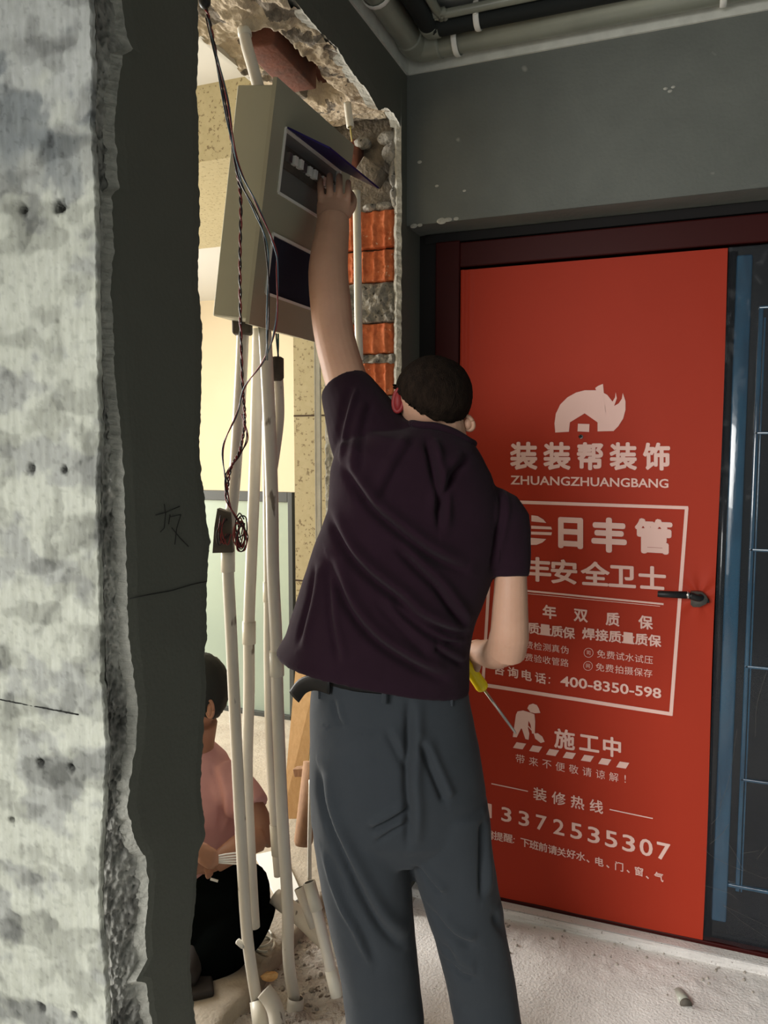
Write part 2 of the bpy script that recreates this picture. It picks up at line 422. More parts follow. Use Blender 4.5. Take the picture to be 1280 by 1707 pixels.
for k, z in enumerate(zs):
    ya, yb = yat(el, z), yat(er, z)
    fr_ = 0.012 + 0.006 * fbm((1, 0, z), 30)
    row = [(XW - SK * .95 + .002 * fbm((1, 4, z), 90), ya - fr_, z), (XW - SK * .6 + .003 * fbm((1, 2, z), 110), ya - fr_ * .55 + .002 * fbm((7, 0, z), 130), z)]
    for c in range(cols + 1):
        y = ya + (yb - ya) * c / cols
        dx = 0.0012 * fbm((0, y, z), 7)
        row.append((XW + dx - (0.002 if c in (0, cols) else 0), y, z))
    row.append((XW - SK - 0.02, yb + 0.003 * fbm((3, 0, z), 60), z))
    vs += row
W = cols + 4
for k in range(len(zs) - 1):
    for c in range(W - 1):
        a = k * W + c; fs.append((a, a + W, a + W + 1, a + 1)); mi.append(1 if c in (0, 1, W - 2) else 0)
link('plaster_skin', vs, fs, [M['plaster'], M['plaster_edge']], wall_left, smooth=False, mi=mi)
# pier concrete: the broken end facing us, a fine displaced grid with plug holes
HOLES = [(37, 350, .0060), (98, 344, .0075), (52, 781, .0055), (106, 784, .0045), (66, 1272, .0060), (118, 1280, .0055), (68, 1680, .006), (124, 1692, .005), (20, 1366, .004)]
HW = [(on_y(x, y, YP), r) for x, y, r in HOLES]
CE = [(150, 0), (153, 110), (150, 200), (158, 330), (160, 470), (162, 600), (166, 720), (160, 790), (162, 900), (166, 1050), (170, 1160), (176, 1240), (172, 1330), (166, 1430), (164, 1520), (172, 1600), (178, 1707)]
cew = [on_y(x, y, YP) for x, y in CE]; cew = [Vector((cew[0].x, YP, ZC))] + cew + [Vector((cew[-1].x, YP, 0))]
def xedge(z):
    for a, b in zip(cew, cew[1:]):
        if a.z >= z >= b.z: return a.x + (b.x - a.x) * (a.z - z) / max(1e-6, a.z - b.z)
    return cew[-1].x
def sstep(a, b, x):
    t = min(1, max(0, (x - a) / (b - a))); return t * t * (3 - 2 * t)
NX = 190; NZ = 1000
vs = []; tint = []; X0 = -1.5
for j in range(NZ + 1):
    z = ZC * (1 - j / NZ); xe = xedge(z) + 0.0025 * fbm((0, 5, z), 60)
    for i in range(NX + 1):
        t = i / NX
        x = X0 + (xe - X0) * (1 - (1 - t) ** 1.6)
        p = Vector((x, 0, z))
        fine = fbm((x, 8, z), 55, 3)
        lay = 0.5 + 0.5 * math.tanh(13 * (fbm((x * .8, 2, z * 1.15), 7.5, 4) + 0.10 * fine + .12))
        lay2 = 0.5 + 0.5 * math.tanh(14 * (fbm((x + 4, 4, z * 1.7), 8, 3) + 0.10 * fine - 0.20))
        lay3 = 0.5 + 0.5 * math.tanh(12 * (fbm((x + 9, 1, z * .8), 16, 3) + 0.2 * fine - 0.28))
        streak = fbm((x * 5, 7, z * 0.5), 26, 3)
        y = YP + 0.0018 * fbm(p, 10) + 0.0009 * fine - 0.0016 * lay + .0012 * lay3
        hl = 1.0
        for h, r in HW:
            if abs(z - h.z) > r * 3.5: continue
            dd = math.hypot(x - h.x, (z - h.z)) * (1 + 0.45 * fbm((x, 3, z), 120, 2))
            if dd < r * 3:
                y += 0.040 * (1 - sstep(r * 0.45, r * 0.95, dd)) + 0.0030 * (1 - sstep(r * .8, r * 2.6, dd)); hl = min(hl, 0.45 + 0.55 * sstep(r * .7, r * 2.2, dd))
        ed = 0.9945 + .004 * fbm((x * 0, 6, z), 45, 3); y += 0.011 * sstep(ed - .003, ed + .004, t)
        vs.append((x, y, z))
        c = 0.60 + 0.13 * lay - 0.14 * lay2 - 0.13 * lay3 + 0.06 * streak + 0.03 * fine
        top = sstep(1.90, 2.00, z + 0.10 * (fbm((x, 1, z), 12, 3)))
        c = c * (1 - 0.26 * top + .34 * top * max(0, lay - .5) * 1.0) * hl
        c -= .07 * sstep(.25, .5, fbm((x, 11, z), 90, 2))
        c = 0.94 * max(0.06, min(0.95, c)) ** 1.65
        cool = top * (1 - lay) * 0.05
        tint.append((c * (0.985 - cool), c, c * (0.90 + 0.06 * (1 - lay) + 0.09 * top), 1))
fs = []
for j in range(NZ):
    for i in range(NX):
        a = j * (NX + 1) + i; fs.append((a, a + NX + 1, a + NX + 2, a + 1))
# far bulk of the pier face
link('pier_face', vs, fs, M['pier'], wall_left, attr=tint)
# torn corner between the face and the plaster skin
vs = []; fs = []
NZ2 = 1000; NC = 26
tint = []
for j in range(NZ2 + 1):
    z = ZC * (1 - j / NZ2); xe = xedge(z) + 0.0025 * fbm((0, 5, z), 60)
    a = Vector((xe, YP + 0.011, z)); b = Vector((XW - SK + .003, max(yat(el, z), YP + 0.02) - .004, z))
    c = Vector((XW - SK - 0.006, YP + 0.020, z))
    for i in range(NC + 1):
        t = i / NC
        p = a * (1 - t) ** 2 + c * 2 * t * (1 - t) + b * t * t
        w_ = min(1, 2.2 * sin(pi * t))
        n1 = fbm((p.x, p.y, z), 24, 4); n2 = fbm((p.x, p.y * 1.3, z), 95, 3)
        q = 0.006 * w_ * n1 + 0.0050 * w_ * n2 + .003 * w_ * abs(fbm((p.x, p.y, z), 220, 2))
        vs.append(p + Vector((q, -q, 0)))
        k = 0.36 + 0.22 * fbm((p.x + 2, p.y, z * .7), 22, 4) + 0.12 * n2 + 0.14 * (1 - t) ** 3 + .10 * t ** 3
        k = max(0.07, min(0.62, k)) ** 1.25; tint.append((k, k * 0.98, k * 0.93, 1))
for j in range(NZ2):
    for i in range(NC):
        a = j * (NC + 1) + i; fs.append((a, a + NC + 1, a + NC + 2, a + 1))
link('torn_corner', vs, fs, M['pier'], wall_left, attr=tint)
MB().box2((X0, YP + 0.03, 0), (XW - SK - 0.03, 1.17, ZC)).build('pier_core', M['core'], wall_left, smooth=False)
# marks on the pier and plaster: crack line, level line, pencilled character
mk = MB()
pp = []
for k in range(60):
    t = k / 59; p = on_y(-30 + 162 * t, 1159.5 + 31 * t, YP)
    p.y = YP - 0.0022; p.z += 0.0006 * fbm((t * 40, 0, 0), 3); pp.append(p)
mk.tube(pp, [0.0011 + 0.0007 * noise.noise(Vector((k * 1.7, 0, 0))) for k in range(60)], 6)
mk.build('crack_line', M['ink'], wall_left)
mk = MB()
def wl_line(pts, r=0.0007):
    mk.tube([on_x(x, y, XW + 0.0012) for x, y in pts], r, 5)
wl_line([(216, 998), (250, 991), (285, 985), (318, 975), (345, 969)], 0.0008)
Z2 = 350 / 1086
def zz(x, y): return (x * Z2, 600 + y * Z2)
for st in ([(805, 803), (862, 787)], [(850, 745), (858, 795), (850, 870), (830, 890)], [(862, 787), (930, 757)], [(880, 800), (873, 850)], [(880, 812), (936, 800), (915, 870), (905, 955)], [(888, 868), (935, 925), (975, 965)]):
    wl_line([zz(*p) for p in st])
mk.build('pencil_marks', M['ink'], wall_left)

# lintel: plastered wall above the opening with a ragged lower edge
LE = [(440, -45), (494, 0), (516, 28), (537, 53), (566, 81), (578, 103), (591, 122), (603, 138), (612, 146), (625, 169), (633, 184), (640, 181), (647, 179), (659, 190), (668, 206), (672, 231), (672, 300), (673, 352)]
le = [on_x(x, y, XW) for x, y in LE]
le = [Vector((XW, 1.1, le[0].z))] + le
def zbot(y):
    for a, b in zip(le, le[1:]):
        if a.y <= y <= b.y: return a.z + (b.z - a.z) * (y - a.y) / max(1e-6, b.y - a.y)
    return le[-1].z
vs = []; fs = []; mi = []
ys = np.linspace(1.1, 2.235, 240); NR = 8
for y in ys:
    zb = zbot(y) + 0.003 * fbm((0, y, 2), 60, 3)
    vs.append((XW - SK - 0.02, y, zb + 0.012 + 0.01 * fbm((0, y, 9), 30)))
    vs.append((XW - SK * .8, y, zb + 0.006 + 0.006 * fbm((0, y, 4), 60)))
    for r in range(NR + 1):
        vs.append((XW - (.004 if r == 0 else 0) + 0.001 * fbm((0, y, r), 5), y, zb + (ZC - zb) * r / NR))
W = NR + 3
for k in range(len(ys) - 1):
    for c in range(W - 1):
        a = k * W + c; fs.append((a, a + W, a + W + 1, a + 1)); mi.append(1 if c < 2 else 0)
link('lintel_plaster', vs, fs, [M['plaster'], M['plaster_edge']], wall_left, smooth=False, mi=mi)
# plaster past the stub: strip to the corner and the reveal beside the door
vs = []; fs = []; mi = []
zs2 = np.linspace(ZC, 0, 300)
for z in zs2:
    e = 2.236 + 0.006 * fbm((0, z, 1), 26) + 0.003 * fbm((0, z, 1), 90) if z < 2.30 else 2.232
    vs += [(XW - SK - 0.012, e + 0.012, z), (XW - SK, e + 0.004 * fbm((2, z, 0), 70), z), (XW, e, z), (XW, YB + 0.02, z), (XW, 2.6, z)]
for k in range(len(zs2) - 1):
    for c in range(4):
        a = k * 5 + c; fs.append((a, a + 5, a + 6, a + 1)); mi.append(1 if c < 2 else 0)
link('corner_plaster', vs, fs, [M['plaster'], M['plaster_edge']], wall_left, smooth=False, mi=mi)
# lintel core seen from below: cream mortar, broken, with clay brick in its gaps
def lint_z(x, y):
    k_ = 1 - .65 * sstep(1.80, 1.92, y)
    r = ZL + 0.02 + 0.020 * k_ * fbm((x, y, 0), 9, 4) + 0.007 * k_ * fbm((x, y, 3), 40, 3)
    # a deep broken pocket running along the middle third towards the far end
    c = XW - 0.14 + 0.02 * fbm((0, y, 3), 8)
    pk = max(0, 1 - abs(x - c) / 0.055)
    pk = sstep(0.1, 0.5, pk) * sstep(1.62, 1.68, y) * (1 - sstep(2.02, 2.08, y))
    r += 0.07 * pk
    r += 0.05 * sstep(2.17, 2.2, y) * (0.5 + 0.5 * sstep(-0.88, -0.84, x))
    return r
vs, fs = grid(XI - 0.005, XW - SK + 0.004, 90, 1.05, 2.26, 300, lambda x, y: (x, y, min(lint_z(x, y), ZC - .02)))
fs = [q[::-1] for q in fs]
mi = []
for q in fs:
    x, y = vs[q[0]][0], vs[q[0]][1]
    n_ = fbm((x, y, 6), 14, 3)
    deep = vs[q[0]][2] > ZL + 0.065
    mi.append(2 if deep else (1 if (n_ + (0.35 if x > XW - 0.09 and y < 1.92 else 0) > 0.30) else 0))
lc = link('lintel_core', vs, fs, [M['mortar'], M['mortar_dark'], M['brick_dull']], wall_left, mi=mi)
MB().box2((XI, 1.05, ZL + 0.10), (XW - SK - 0.03, 2.26, ZC)).box2((XI - .012, 1.05, ZL + .015), (XI, 2.6, ZC), 1).build('lintel_fill', [M['brick_dull'], M['far_ceil']], wall_left, smooth=False)
br = MB()
p = on_z(466, 104, ZL + .02)
br.box((p.x, p.y + .01, ZL + .042), (.085, .25, .075), Matrix.Rotation(0.05, 3, 'Z'), 0, 0.006)
br.build('lintel_brick', M['brick_dull'], wall_left)

# the stub: broken hollow bricks and mortar courses, seen end on
def ragged(mb, x0, x1, z0, z1, y, amp, sc, m=0, flute=0, nx=44, depth=0.06, seed=0, fl_n=5):
    nz = max(6, int((z1 - z0) / 0.004)); b = len(mb.v)
    for j in range(nz + 1):
        for i in range(nx + 1):
            t = i / nx; s = j / nz
            x = x0 + (x1 - x0) * t; z = z0 + (z1 - z0) * s
            dy = amp * fbm((x, seed, z), sc, 4) + amp * 0.5 * fbm((x, seed + 2, z), sc * 3.2, 3)
            if flute:
                k = abs(((t * fl_n) % 1) - 0.5) * 2
                dy += flute * (1 - k ** 3) * (0.6 + 0.4 * noise.noise(Vector((int(t * fl_n), seed, z * 14))))
            rim = min(t, 1 - t, s * 1.5, (1 - s) * 1.5)
            dy += 0.018 * (1 - sstep(0, 0.07, rim))
            xx = x + 0.004 * fbm((seed, z, 0), 30) * (1 if t in (0, 1) else 0)
            mb.v.append(Vector((xx, y + dy, z + 0.003 * fbm((x, z, seed), 40) * (1 if s in (0, 1) else 0))))
    for j in range(nz):
        for i in range(nx):
            a = b + j * (nx + 1) + i; mb.f.append((a, a + 1, a + nx + 2, a + nx + 1)); mb.m.append(m)
SX0, SX1 = -1.065, XW - 0.018
courses = [  # pixel top, pixel bottom, kind, (x range as fraction)
    (350, 414, 'brick', 0), (416, 470, 'brick', 0), (472, 536, 'mortar', 0), (538, 590, 'brick', 0), (592, 605, 'mortar', 0), (604, 660, 'brick', 0.0),
    (662, 706, 'mortar', 0), (708, 770, 'brick', 0), (772, 786, 'mortar', 0), (788, 850, 'brick', 0), (852, 866, 'mortar', 0), (868, 930, 'brick', 0), (932, 990, 'mortar', 0),
    (992, 1054, 'brick', 0), (1056, 1110, 'mortar', 0), (1112, 1180, 'brick', 0), (1182, 1196, 'mortar', 0), (1198, 1270, 'brick', 0), (1272, 1330, 'mortar', 0), (1332, 1400, 'brick', 0), (1402, 1416, 'mortar', 0), (1418, 1490, 'brick', 0), (1492, 1580, 'mortar', 0)]
MB().box2((XI + .005, YS + 0.035, 0), (XW - SK - 0.012, 2.6, ZC)).build('stub_core', M['mortar_dark'], wall_left, smooth=False)
mo = MB()
for k, (a, b, kind, _) in enumerate(courses):
    z1 = on_y(620, a, YS).z; z0 = on_y(620, b, YS).z
    if kind == 'brick':
        bb = MB()
        ragged(bb, SX0 + 0.01 * (k % 3), SX1 - 0.004, z0, z1, YS - 0.006, 0.006, 30, 0, flute=0.016, seed=k, fl_n=6)
        bb.build('hollow_brick', M['brick'], wall_left)
    else:
        ragged(mo, SX0 - .01, SX1 + 0.006, z0 - .004, z1 + .004, YS - 0.002, 0.016, 22, 0, seed=k)
# mortar beside the bricks and lumps at the head of the stub
ragged(mo, SX1 - 0.008, SX1 + 0.012, 0, 2.30, YS - 0.004, 0.006, 40, 0, nx=8, seed=50)
ragged(mo, SX0 - 0.02, SX0 + 0.02, 0.5, 2.12, YS - 0.004, 0.006, 40, 1, nx=10, seed=51)
mo.build('stub_mortar', [M['core'], M['plaster_edge']], wall_left)
def lump(mb, c, r, seed, m=0, amp=0.35):
    b = len(mb.v); mb.ball(c, r, n=26, m=m)
    c = Vector(c)
    for i in range(b, len(mb.v)):
        d = mb.v[i] - c; mb.v[i] = c + d * (1 + amp * fbm(d + Vector((seed, 0, 0)), 22, 4))
lm = MB()
for (x, y, rx, rz, s, m) in ((655, 255, .026, .04, 1, 0), (648, 232, .03, .02, 2, 0), (660, 290, .016, .045, 3, 0), (660, 330, .016, .03, 4, 0), (640, 345, .03, .014, 5, 0), (618, 348, .022, .012, 6, 0), (604, 240, .03, .018, 8, 0)):
    lump(lm, on_y(x, y, YS + .015), (rx, .028, rz), s, m)
lm.build('mortar_lumps', [M['core']], wall_left)
lm = MB()
p = on_y(620, 288, YS - .01)
lm.box(p, (0.075, 0.06, 0.05), Matrix.Rotation(radians(38), 3, 'Y'), 0, 0.004)
b = len(lm.v)
lm.build('loose_block', M['mortar_dark'], wall_left)
MB().box(on_y(595, 262, YS + .02), (0.03, 0.05, 0.09), Matrix.Rotation(radians(5), 3, 'Y'), 0, 0.004).build('brick_piece', M['brick_dull'], wall_left)

cb_ = MB(); c0 = on_y(525, 700, YS); c1_ = on_y(534, 700, YS)
cb_.box2((c0.x, YS - .004, .3), (c0.x + .003, YS + .04, 2.2), 0)
cb_.box2((c0.x, YS - .003, .3), (c1_.x, YS - .0005, 2.2), 0)
cb_.build('corner_bead', M['white_wall'], wall_left, smooth=False)
# --- back wall: beam, wall behind
vs, fs = grid(XW - 0.02, 1.9, 200, ZB, ZC + .02, 40, lambda x, z: (x, YB + 0.0015 * fbm((x, 0, z), 4) + (0.004 * max(0, fbm((x, 3, z), 50)) if z < ZB + .012 and x < -.6 else 0), z))
b = MB(); b.add(vs, fs)
b.box2((XW - .02, YB + .004, ZB), (1.9, 2.46, ZC + .02))
wb = b.build('wall_back', M['plaster_back'], smooth=False, kind='structure')
MB().box2((XW - .3, 2.46, -0.02), (XW + 0.012, 2.6, ZC)).box2((XW, 2.46, ZB - .01), (1.9, 2.6, ZC)).box2((XW, 2.56, -.02), (1.9, 2.62, ZC)).build('wall_back', M['plaster_back'], smooth=False, kind='structure')
# white chips on the beam's lower arris and face
ch = MB()
for (x, y, s) in ((690, 377, .007), (700, 375, .005), (735, 369, .009), (748, 366, .007), (760, 365, .005), (1117, 152, .004), (1109, 148, .004), (1122, 145, .003), (699, 270, .005), (728, 310, .004), (774, 318, .003)):
    lump(ch, on_y(x, y, YB), (s * 1.6, .0016, s), x * .1, 0, 0.5)
ch.build('plaster_chips', M['plaster_edge'], wb)
# white strip under the ceiling
zst = on_y(680, 125, YB - .006).z
vs = []; 
MB().box2((XW, YB - .007, zst), (1.9, YB + .002, ZC + .01)).box2((XW, -3.4, zst), (XW + .007, YB - .002, ZC + .01)).build('trim_2', M['white_wall'], smooth=False, kind='structure')

# --- door
door = empty('door_1', (0.1, YD, 0.026), kind='structure')
fr = MB()
XL = on_y(708, 700, YD).x
fr.box2((XW, YD + .004, .026), (XL + .012, YD + .05, ZB - .002), 1)
XJ = on_y(725, 600, YD - .01).x; XJ2 = on_y(760, 600, YD - .01).x
ztop = on_y(706, 405, YD).z; zin = on_y(768, 447, YD).z
fr.box2((XJ, YD - .012, .026), (XJ2 + .01, YD + .05, ztop - .005), 0, .004)
fr.box2((XJ2 + .0095, YD - .012, zin), (1.9, YD + .05, ztop - .012), 0, .004)
fr.box2((XL, YD - .003, ztop - .006), (1.9, YD + .05, ZB - .002), 1)
fr.box2((XL + .01, YD + .002, .026), (XJ, YD + .05, ztop), 1)
fr.box2((XJ, YD - .02, .024), (1.9, YD + .05, .038), 0, .003)
fr.build('door_frame', [M['maroon'], M['gap']], door, smooth=False)
XR = on_y(1190, 1000, YD).x  # the meeting edge of the two leaves
lf = MB().box2((XJ2 + .012, YD + .004, .04), (XR - .004, YD + .05, zin - .004), 0, .003)
lf.build('door_leaf', M['maroon'], door, smooth=False)
rf = MB().box2((XR + .002, YD + .002, .04), (1.0, YD + .05, zin - .004), 0, .003)
leaf = rf.build('door_leaf', M['navy'], door, smooth=False)
def yx(px, py): return on_y(px, py, YD).x
def yz(px, py): return on_y(px, py, YD).z
a0, a1 = yx(1216, 700), yx(1244, 700)
st = MB()
st.tube([(XR + .016, YD - .004, .05), (XR + .016, YD - .004, zin - .02)], .012, 12)
st.build('astragal', M['navy'], leaf)
st = MB().box2((a0, YD - .012, .10), (a1, YD + .004, zin - .03), 0, .006)
st.build('stile_film', M['blue'], leaf, smooth=True)
b0 = yx(1257, 700)
pn = MB()
pn.box2((b0, YD - .006, .2), (b0 + .012, YD + .004, yz(1260, 515)), 0, .003)
pn.box2((b0 + .014, YD - .005, .2), (b0 + .019, YD + .004, yz(1260, 530)), 0, .002)
for py in (513, 722, 917, 1113, 1303):
    z = yz(1265, py); pn.box2((b0, YD - .006, z - .004), (.98, YD + .004, z + .004), 0, .002)
z = yz(1250, 1480); pn.box2((b0 - .02, YD - .008, z - .006), (.98, YD + .004, z + .004), 0, .002)
pn.build('panel_moulding', M['blue'], leaf, smooth=True)
# crumpled clear film hanging over the right leaf
def film(x, z):
    yy = YD - .020 - 0.006 * abs(fbm((x * 1.5, 2, z * .5), 9, 3)) - .004 * fbm((x, 4, z), 30, 2) * (1 if z < .7 else .4)
    g = sstep(.75, .3, z)
    yy -= g * 0.010 * abs(noise.noise(Vector((x * 16 + z * 10, z * 4, 2))))
    return (x, yy, z)
vs, fs = grid(XR + .004, .6, 90, .045, zin - .01, 340, film)
link('plastic_film', vs, fs, M['film'], leaf)
fl_ = MB()
Z7 = 140 / 460
for st_ in ([(195, 280), (190, 600), (200, 820), (150, 900)], [(455, 60), (400, 240), (390, 420)], [(290, 380), (250, 640), (190, 820)], [(245, 900), (200, 960), (140, 1010)], [(110, 1030), (160, 1080), (310, 1150), (330, 1150)], [(240, 1000), (290, 1080), (330, 1150), (455, 1200)], [(110, 1235), (240, 1275), (290, 1310)], [(215, 1345), (330, 1400), (460, 1460)], [(215, 1345), (300, 1420), (390, 1480), (450, 1520)], [(455, 1020), (400, 1090)], [(320, 1060), (410, 1045)]):
    fl_.tube([on_y(1140 + x * Z7, 1100 + y * Z7, YD - .036) for x, y in st_], .0003, 5, sub=4)
fl_.build('film_crease', M['gunmetal'], leaf)
# handle
hd = MB()
h0 = on_y(1096, 990, YD - .075); h1 = on_y(1145, 992, YD - .075)
hd.tube([h0, h0 + Vector((.004, 0, 0)), h1], [.008, .0095, .0105], 16, 0)
hd.tube([h1, h1 + Vector((.006, 0, 0))], .0115, 16, 1)
hp = on_y(1165, 994, YD - .04)
hd.tube([h1 + Vector((.006, 0, 0)), Vector((hp.x - .004, YD - .07, hp.z)), Vector((hp.x + .004, YD - .05, hp.z)), Vector((hp.x + .004, YD + .01, hp.z))], .010, 12, 0, sub=4)
poly = [(1151, 988), (1160, 987), (1170, 988), (1177, 994), (1180, 1000), (1177, 1007), (1166, 1012), (1155, 1012), (1151, 1008)]
hd.prism([on_y(x, y, YD - .055) for x, y in poly], (0, .035, 0), 2)
hd.box(on_y(1180, 1001, YD - .03), (.006, .03, .010), None, 0, .002)
hd.build('door_handle', [M['black'], M['chrome'], M['gunmetal']], door)
# threshold
tz = .026
vs, fs = grid(XW, 1.9, 200, 0, 1, 8, lambda x, t: (x, 2.335 + .003 * fbm((x, t, 2), 10), -.01 + .036 * t + .0) if t < .99 else (x, 2.34, tz))
t_ = MB(); t_.box2((XW, 2.345, -.02), (1.9, 2.56, tz), 0); t_.add(vs, fs)
t_.build('trim_3', M['floor'], smooth=False, kind='structure')

# --- the red printed sheet on the door
YQ = YD - .018
BX0 = on_y(768, 452, YQ).x; BX1 = on_y(1214, 413, YQ).x; BZ1 = on_y(990, 432, YQ).z; BZ0 = on_y(1167, 1567, YQ).z
HPX = on_y(1165, 994, YQ)
def bdisp(x, z):
    d = 0.0016 * noise.noise(Vector((x * 3.0, 0, z * 1.3))) + 0.0014 * noise.noise(Vector((x * 9 + z * 1.5, 3, z * .8)))
    g = math.exp(-((x - BX0) / .03) ** 2) * sstep(1.5, 1.9, z); d -= 0.006 * g * (0.5 + sin(x * 260) * .5)
    r = math.hypot(x - HPX.x, z - HPX.z); an = math.atan2(z - HPX.z, x - HPX.x)
    d -= 0.007 * math.exp(-(r / .07) ** 2) * (1 + .35 * sin(an * 7))
    return YQ + d
vs, fs = grid(BX0, BX1, 200, BZ0, BZ1, 420, lambda x, z: (x + (.002 * sin(z * 5) if x == BX1 else 0), bdisp(x, z), z))
sheet = empty('printed_door_sheet', ((BX0 + BX1) / 2, YQ, BZ0), 'large red printed plastic sheet with pale writing covering the left door leaf', 'banner')
so = link('sheet', vs, fs, M['red'], sheet)

FONTC = {}
def glyph_mesh(txt, bold):
    key = (txt, bold)
    if key in FONTC: return FONTC[key]
    cu = bpy.data.curves.new('t', 'FONT'); cu.body = txt; cu.size = 1.0; cu.offset = bold; cu.resolution_u = 3
    cu.fill_mode = 'FRONT'
    o = bpy.data.objects.new('t', cu); COL.objects.link(o)
    dg = bpy.context.evaluated_depsgraph_get(); ev = o.evaluated_get(dg); m = ev.to_mesh()
    vs = [(v.co.x, v.co.y) for v in m.vertices]; fs = [tuple(p.vertices) for p in m.polygons]
    ev.to_mesh_clear(); bpy.data.objects.remove(o); bpy.data.curves.remove(cu)
    FONTC[key] = (vs, fs); return vs, fs
PR = 0.0016
class Row:
    def __init__(s): s.v = []; s.f = []
    def put(s, vs2, fs, off=0.0):      # world (x, z) verts
        b = len(s.v); s.v += [Vector((x, bdisp(x, z) - PR - off, z)) for x, z in vs2]
        for f in fs:
            # face towards the room
            ar = 0
            for i in range(len(f)):
                p, q = vs2[f[i]], vs2[f[(i + 1) % len(f)]]; ar += p[0] * q[1] - q[0] * p[1]
            ff = f if ar > 0 else f[::-1]
            s.f.append(tuple(i + b for i in ff))
    def poly(s, pix):
        pts = [on_y(x, y, YQ) for x, y in pix]
        bm = bmesh.new(); bv = [bm.verts.new((p.x, 0, p.z)) for p in pts]
        fc = bm.faces.new(bv); bmesh.ops.triangulate(bm, faces=[fc]); bm.verts.index_update()
        s.put([(v.co.x, v.co.z) for v in bm.verts], [tuple(v.index for v in f.verts) for f in bm.faces]); bm.free()
    def line(s, p, q, w):
        (x0, y0), (x1, y1) = p, q
        L = math.hypot(x1 - x0, y1 - y0); nx, ny = -(y1 - y0) / L * w / 2, (x1 - x0) / L * w / 2
        n = max(1, int(L / 14))
        for k in range(n):
            a = k / n; b = (k + 1) / n
            ax, ay, bx, by = x0 + (x1 - x0) * a, y0 + (y1 - y0) * a, x0 + (x1 - x0) * b, y0 + (y1 - y0) * b
            s.poly([(ax + nx, ay + ny), (bx + nx, by + ny), (bx - nx, by - ny), (ax - nx, ay - ny)])
    def disc(s, c, r, r2=None, n=24):
        if r2: 
            for k in range(n):
                a, b = 2 * pi * k / n, 2 * pi * (k + 1) / n
                s.poly([(c[0] + q * cos(t), c[1] + q * sin(t)) for q, t in ((r, a), (r, b), (r2, b), (r2, a))])
        else: s.poly([(c[0] + r * cos(2 * pi * k / n), c[1] + r * sin(2 * pi * k / n)) for k in range(n)])
    def glyph(s, ch, c, h, wd, slope, bold):
        vs, fs = glyph_mesh(ch, 0.0)
        if not vs: return
        cjk = ord(ch[0]) > 0x2000
        xs = [v[0] for v in vs]; ys = [v[1] for v in vs]
        cx, cy = (min(xs) + max(xs)) / 2, (min(ys) + max(ys)) / 2
        sy = h / (max(ys) - min(ys)) if not cjk else h
        sx = wd / (max(xs) - min(xs)) if not cjk else wd
        P = on_y(c[0], c[1], YQ); dx = (on_y(c[0] + 1, c[1] + slope, YQ) - P); dy = (on_y(c[0], c[1] - 1, YQ) - P)
        out = []
        vs0, fs0 = glyph_mesh(ch, 0.0)
        offs = [(0, 0)] if bold <= 0 else [(bold * cos(a) * .8, bold * sin(a) * .8) for a in [k * pi / 4 for k in range(8)]]
        for k, (ox, oy) in enumerate(offs):
            out = []
            for x, y in vs0:
                q = P + dx * ((x + ox - cx) * sx) + dy * ((y + oy - cy) * sy); out.append((q.x, q.z))
            s.put(out, fs0, k * 0.00002)
    def row(s, txt, c0, c1, h, wd=None, bold=0.02, slope=None):
        n = len(txt); wd = wd or h
        sl = slope if slope is not None else (c1[1] - c0[1]) / max(1, c1[0] - c0[0])
        for k, chh in enumerate(txt):
            t = k / (n - 1) if n > 1 else 0
            if chh != ' ':
                s.glyph(chh, (c0[0] + (c1[0] - c0[0]) * t, c0[1] + (c1[1] - c0[1]) * t), h, wd, sl, bold)
    def word(s, txt, b0, b1, h0, bold=0.01):
        """latin text from baseline point b0 to b1 with cap height h0 (pixels)"""
        vs, fs = glyph_mesh(txt, bold)
        xs = [v[0] for v in vs]; ys = [v[1] for v in vs]; w_ = max(xs) - min(xs); hh = max(ys)
        out = []
        for x, y in vs:
            t = (x - min(xs)) / w_
            q = on_y(b0[0] + (b1[0] - b0[0]) * t, b0[1] + (b1[1] - b0[1]) * t - y / hh * h0, YQ); out.append((q.x, q.z))
        s.put(out, fs)
    def build(s, name, label=None):
        o = link(name, s.v, s.f, M['print'], sheet, smooth=False)
        if label: o['label'] = label
        return o
K5 = 1 / 3.122
lg = Row()
def k5(x, y): return (800 + x * K5, 600 + y * K5)
rh = [(392, 378), (388, 330), (395, 280), (418, 232), (455, 195), (500, 170), (545, 158), (604, 158), (600, 146), (615, 135), (640, 125), (632, 165), (662, 182), (690, 217), (703, 195), (706, 168), (712, 200), (698, 240), (722, 226), (738, 202), (743, 172), (757, 215), (757, 260), (745, 305), (720, 345), (695, 370), (612, 372), (612, 325), (545, 278), (468, 325), (463, 374)]
# the outline is split around the eye
lg.poly([k5(*p) for p in rh[:12]] + [k5(632, 240), k5(634, 262), k5(640, 275), k5(655, 280), k5(612, 325), k5(545, 278), k5(468, 325), k5(463, 374)])
lg.poly([k5(*p) for p in ((632, 165), (662, 182), (690, 217), (698, 240), (722, 226), (738, 202), (743, 172), (757, 215), (757, 260), (745, 305), (720, 345), (695, 370), (612, 372), (612, 325), (655, 280), (670, 277), (677, 262), (675, 248), (662, 237), (648, 236), (632, 240))])
lg.poly([k5(*p) for p in ((690, 217), (703, 195), (706, 168), (712, 200), (698, 240))])
lg.disc(k5(663, 266), 2.4)
lg.poly([k5(*p) for p in ((510, 332), (570, 334), (568, 375), (508, 372))])
lg.build('emblem')
tx = Row()
tx.row('装装帮装饰', (873, 760), (1094, 761), 47, 46, bold=0.045, slope=.005)
tx.build('lettering')
tx = Row(); tx.word('ZHUANGZHUANGBANG', (851, 807), (1114, 813), 14.5, bold=0.018); tx.build('lettering')
bx = Row()
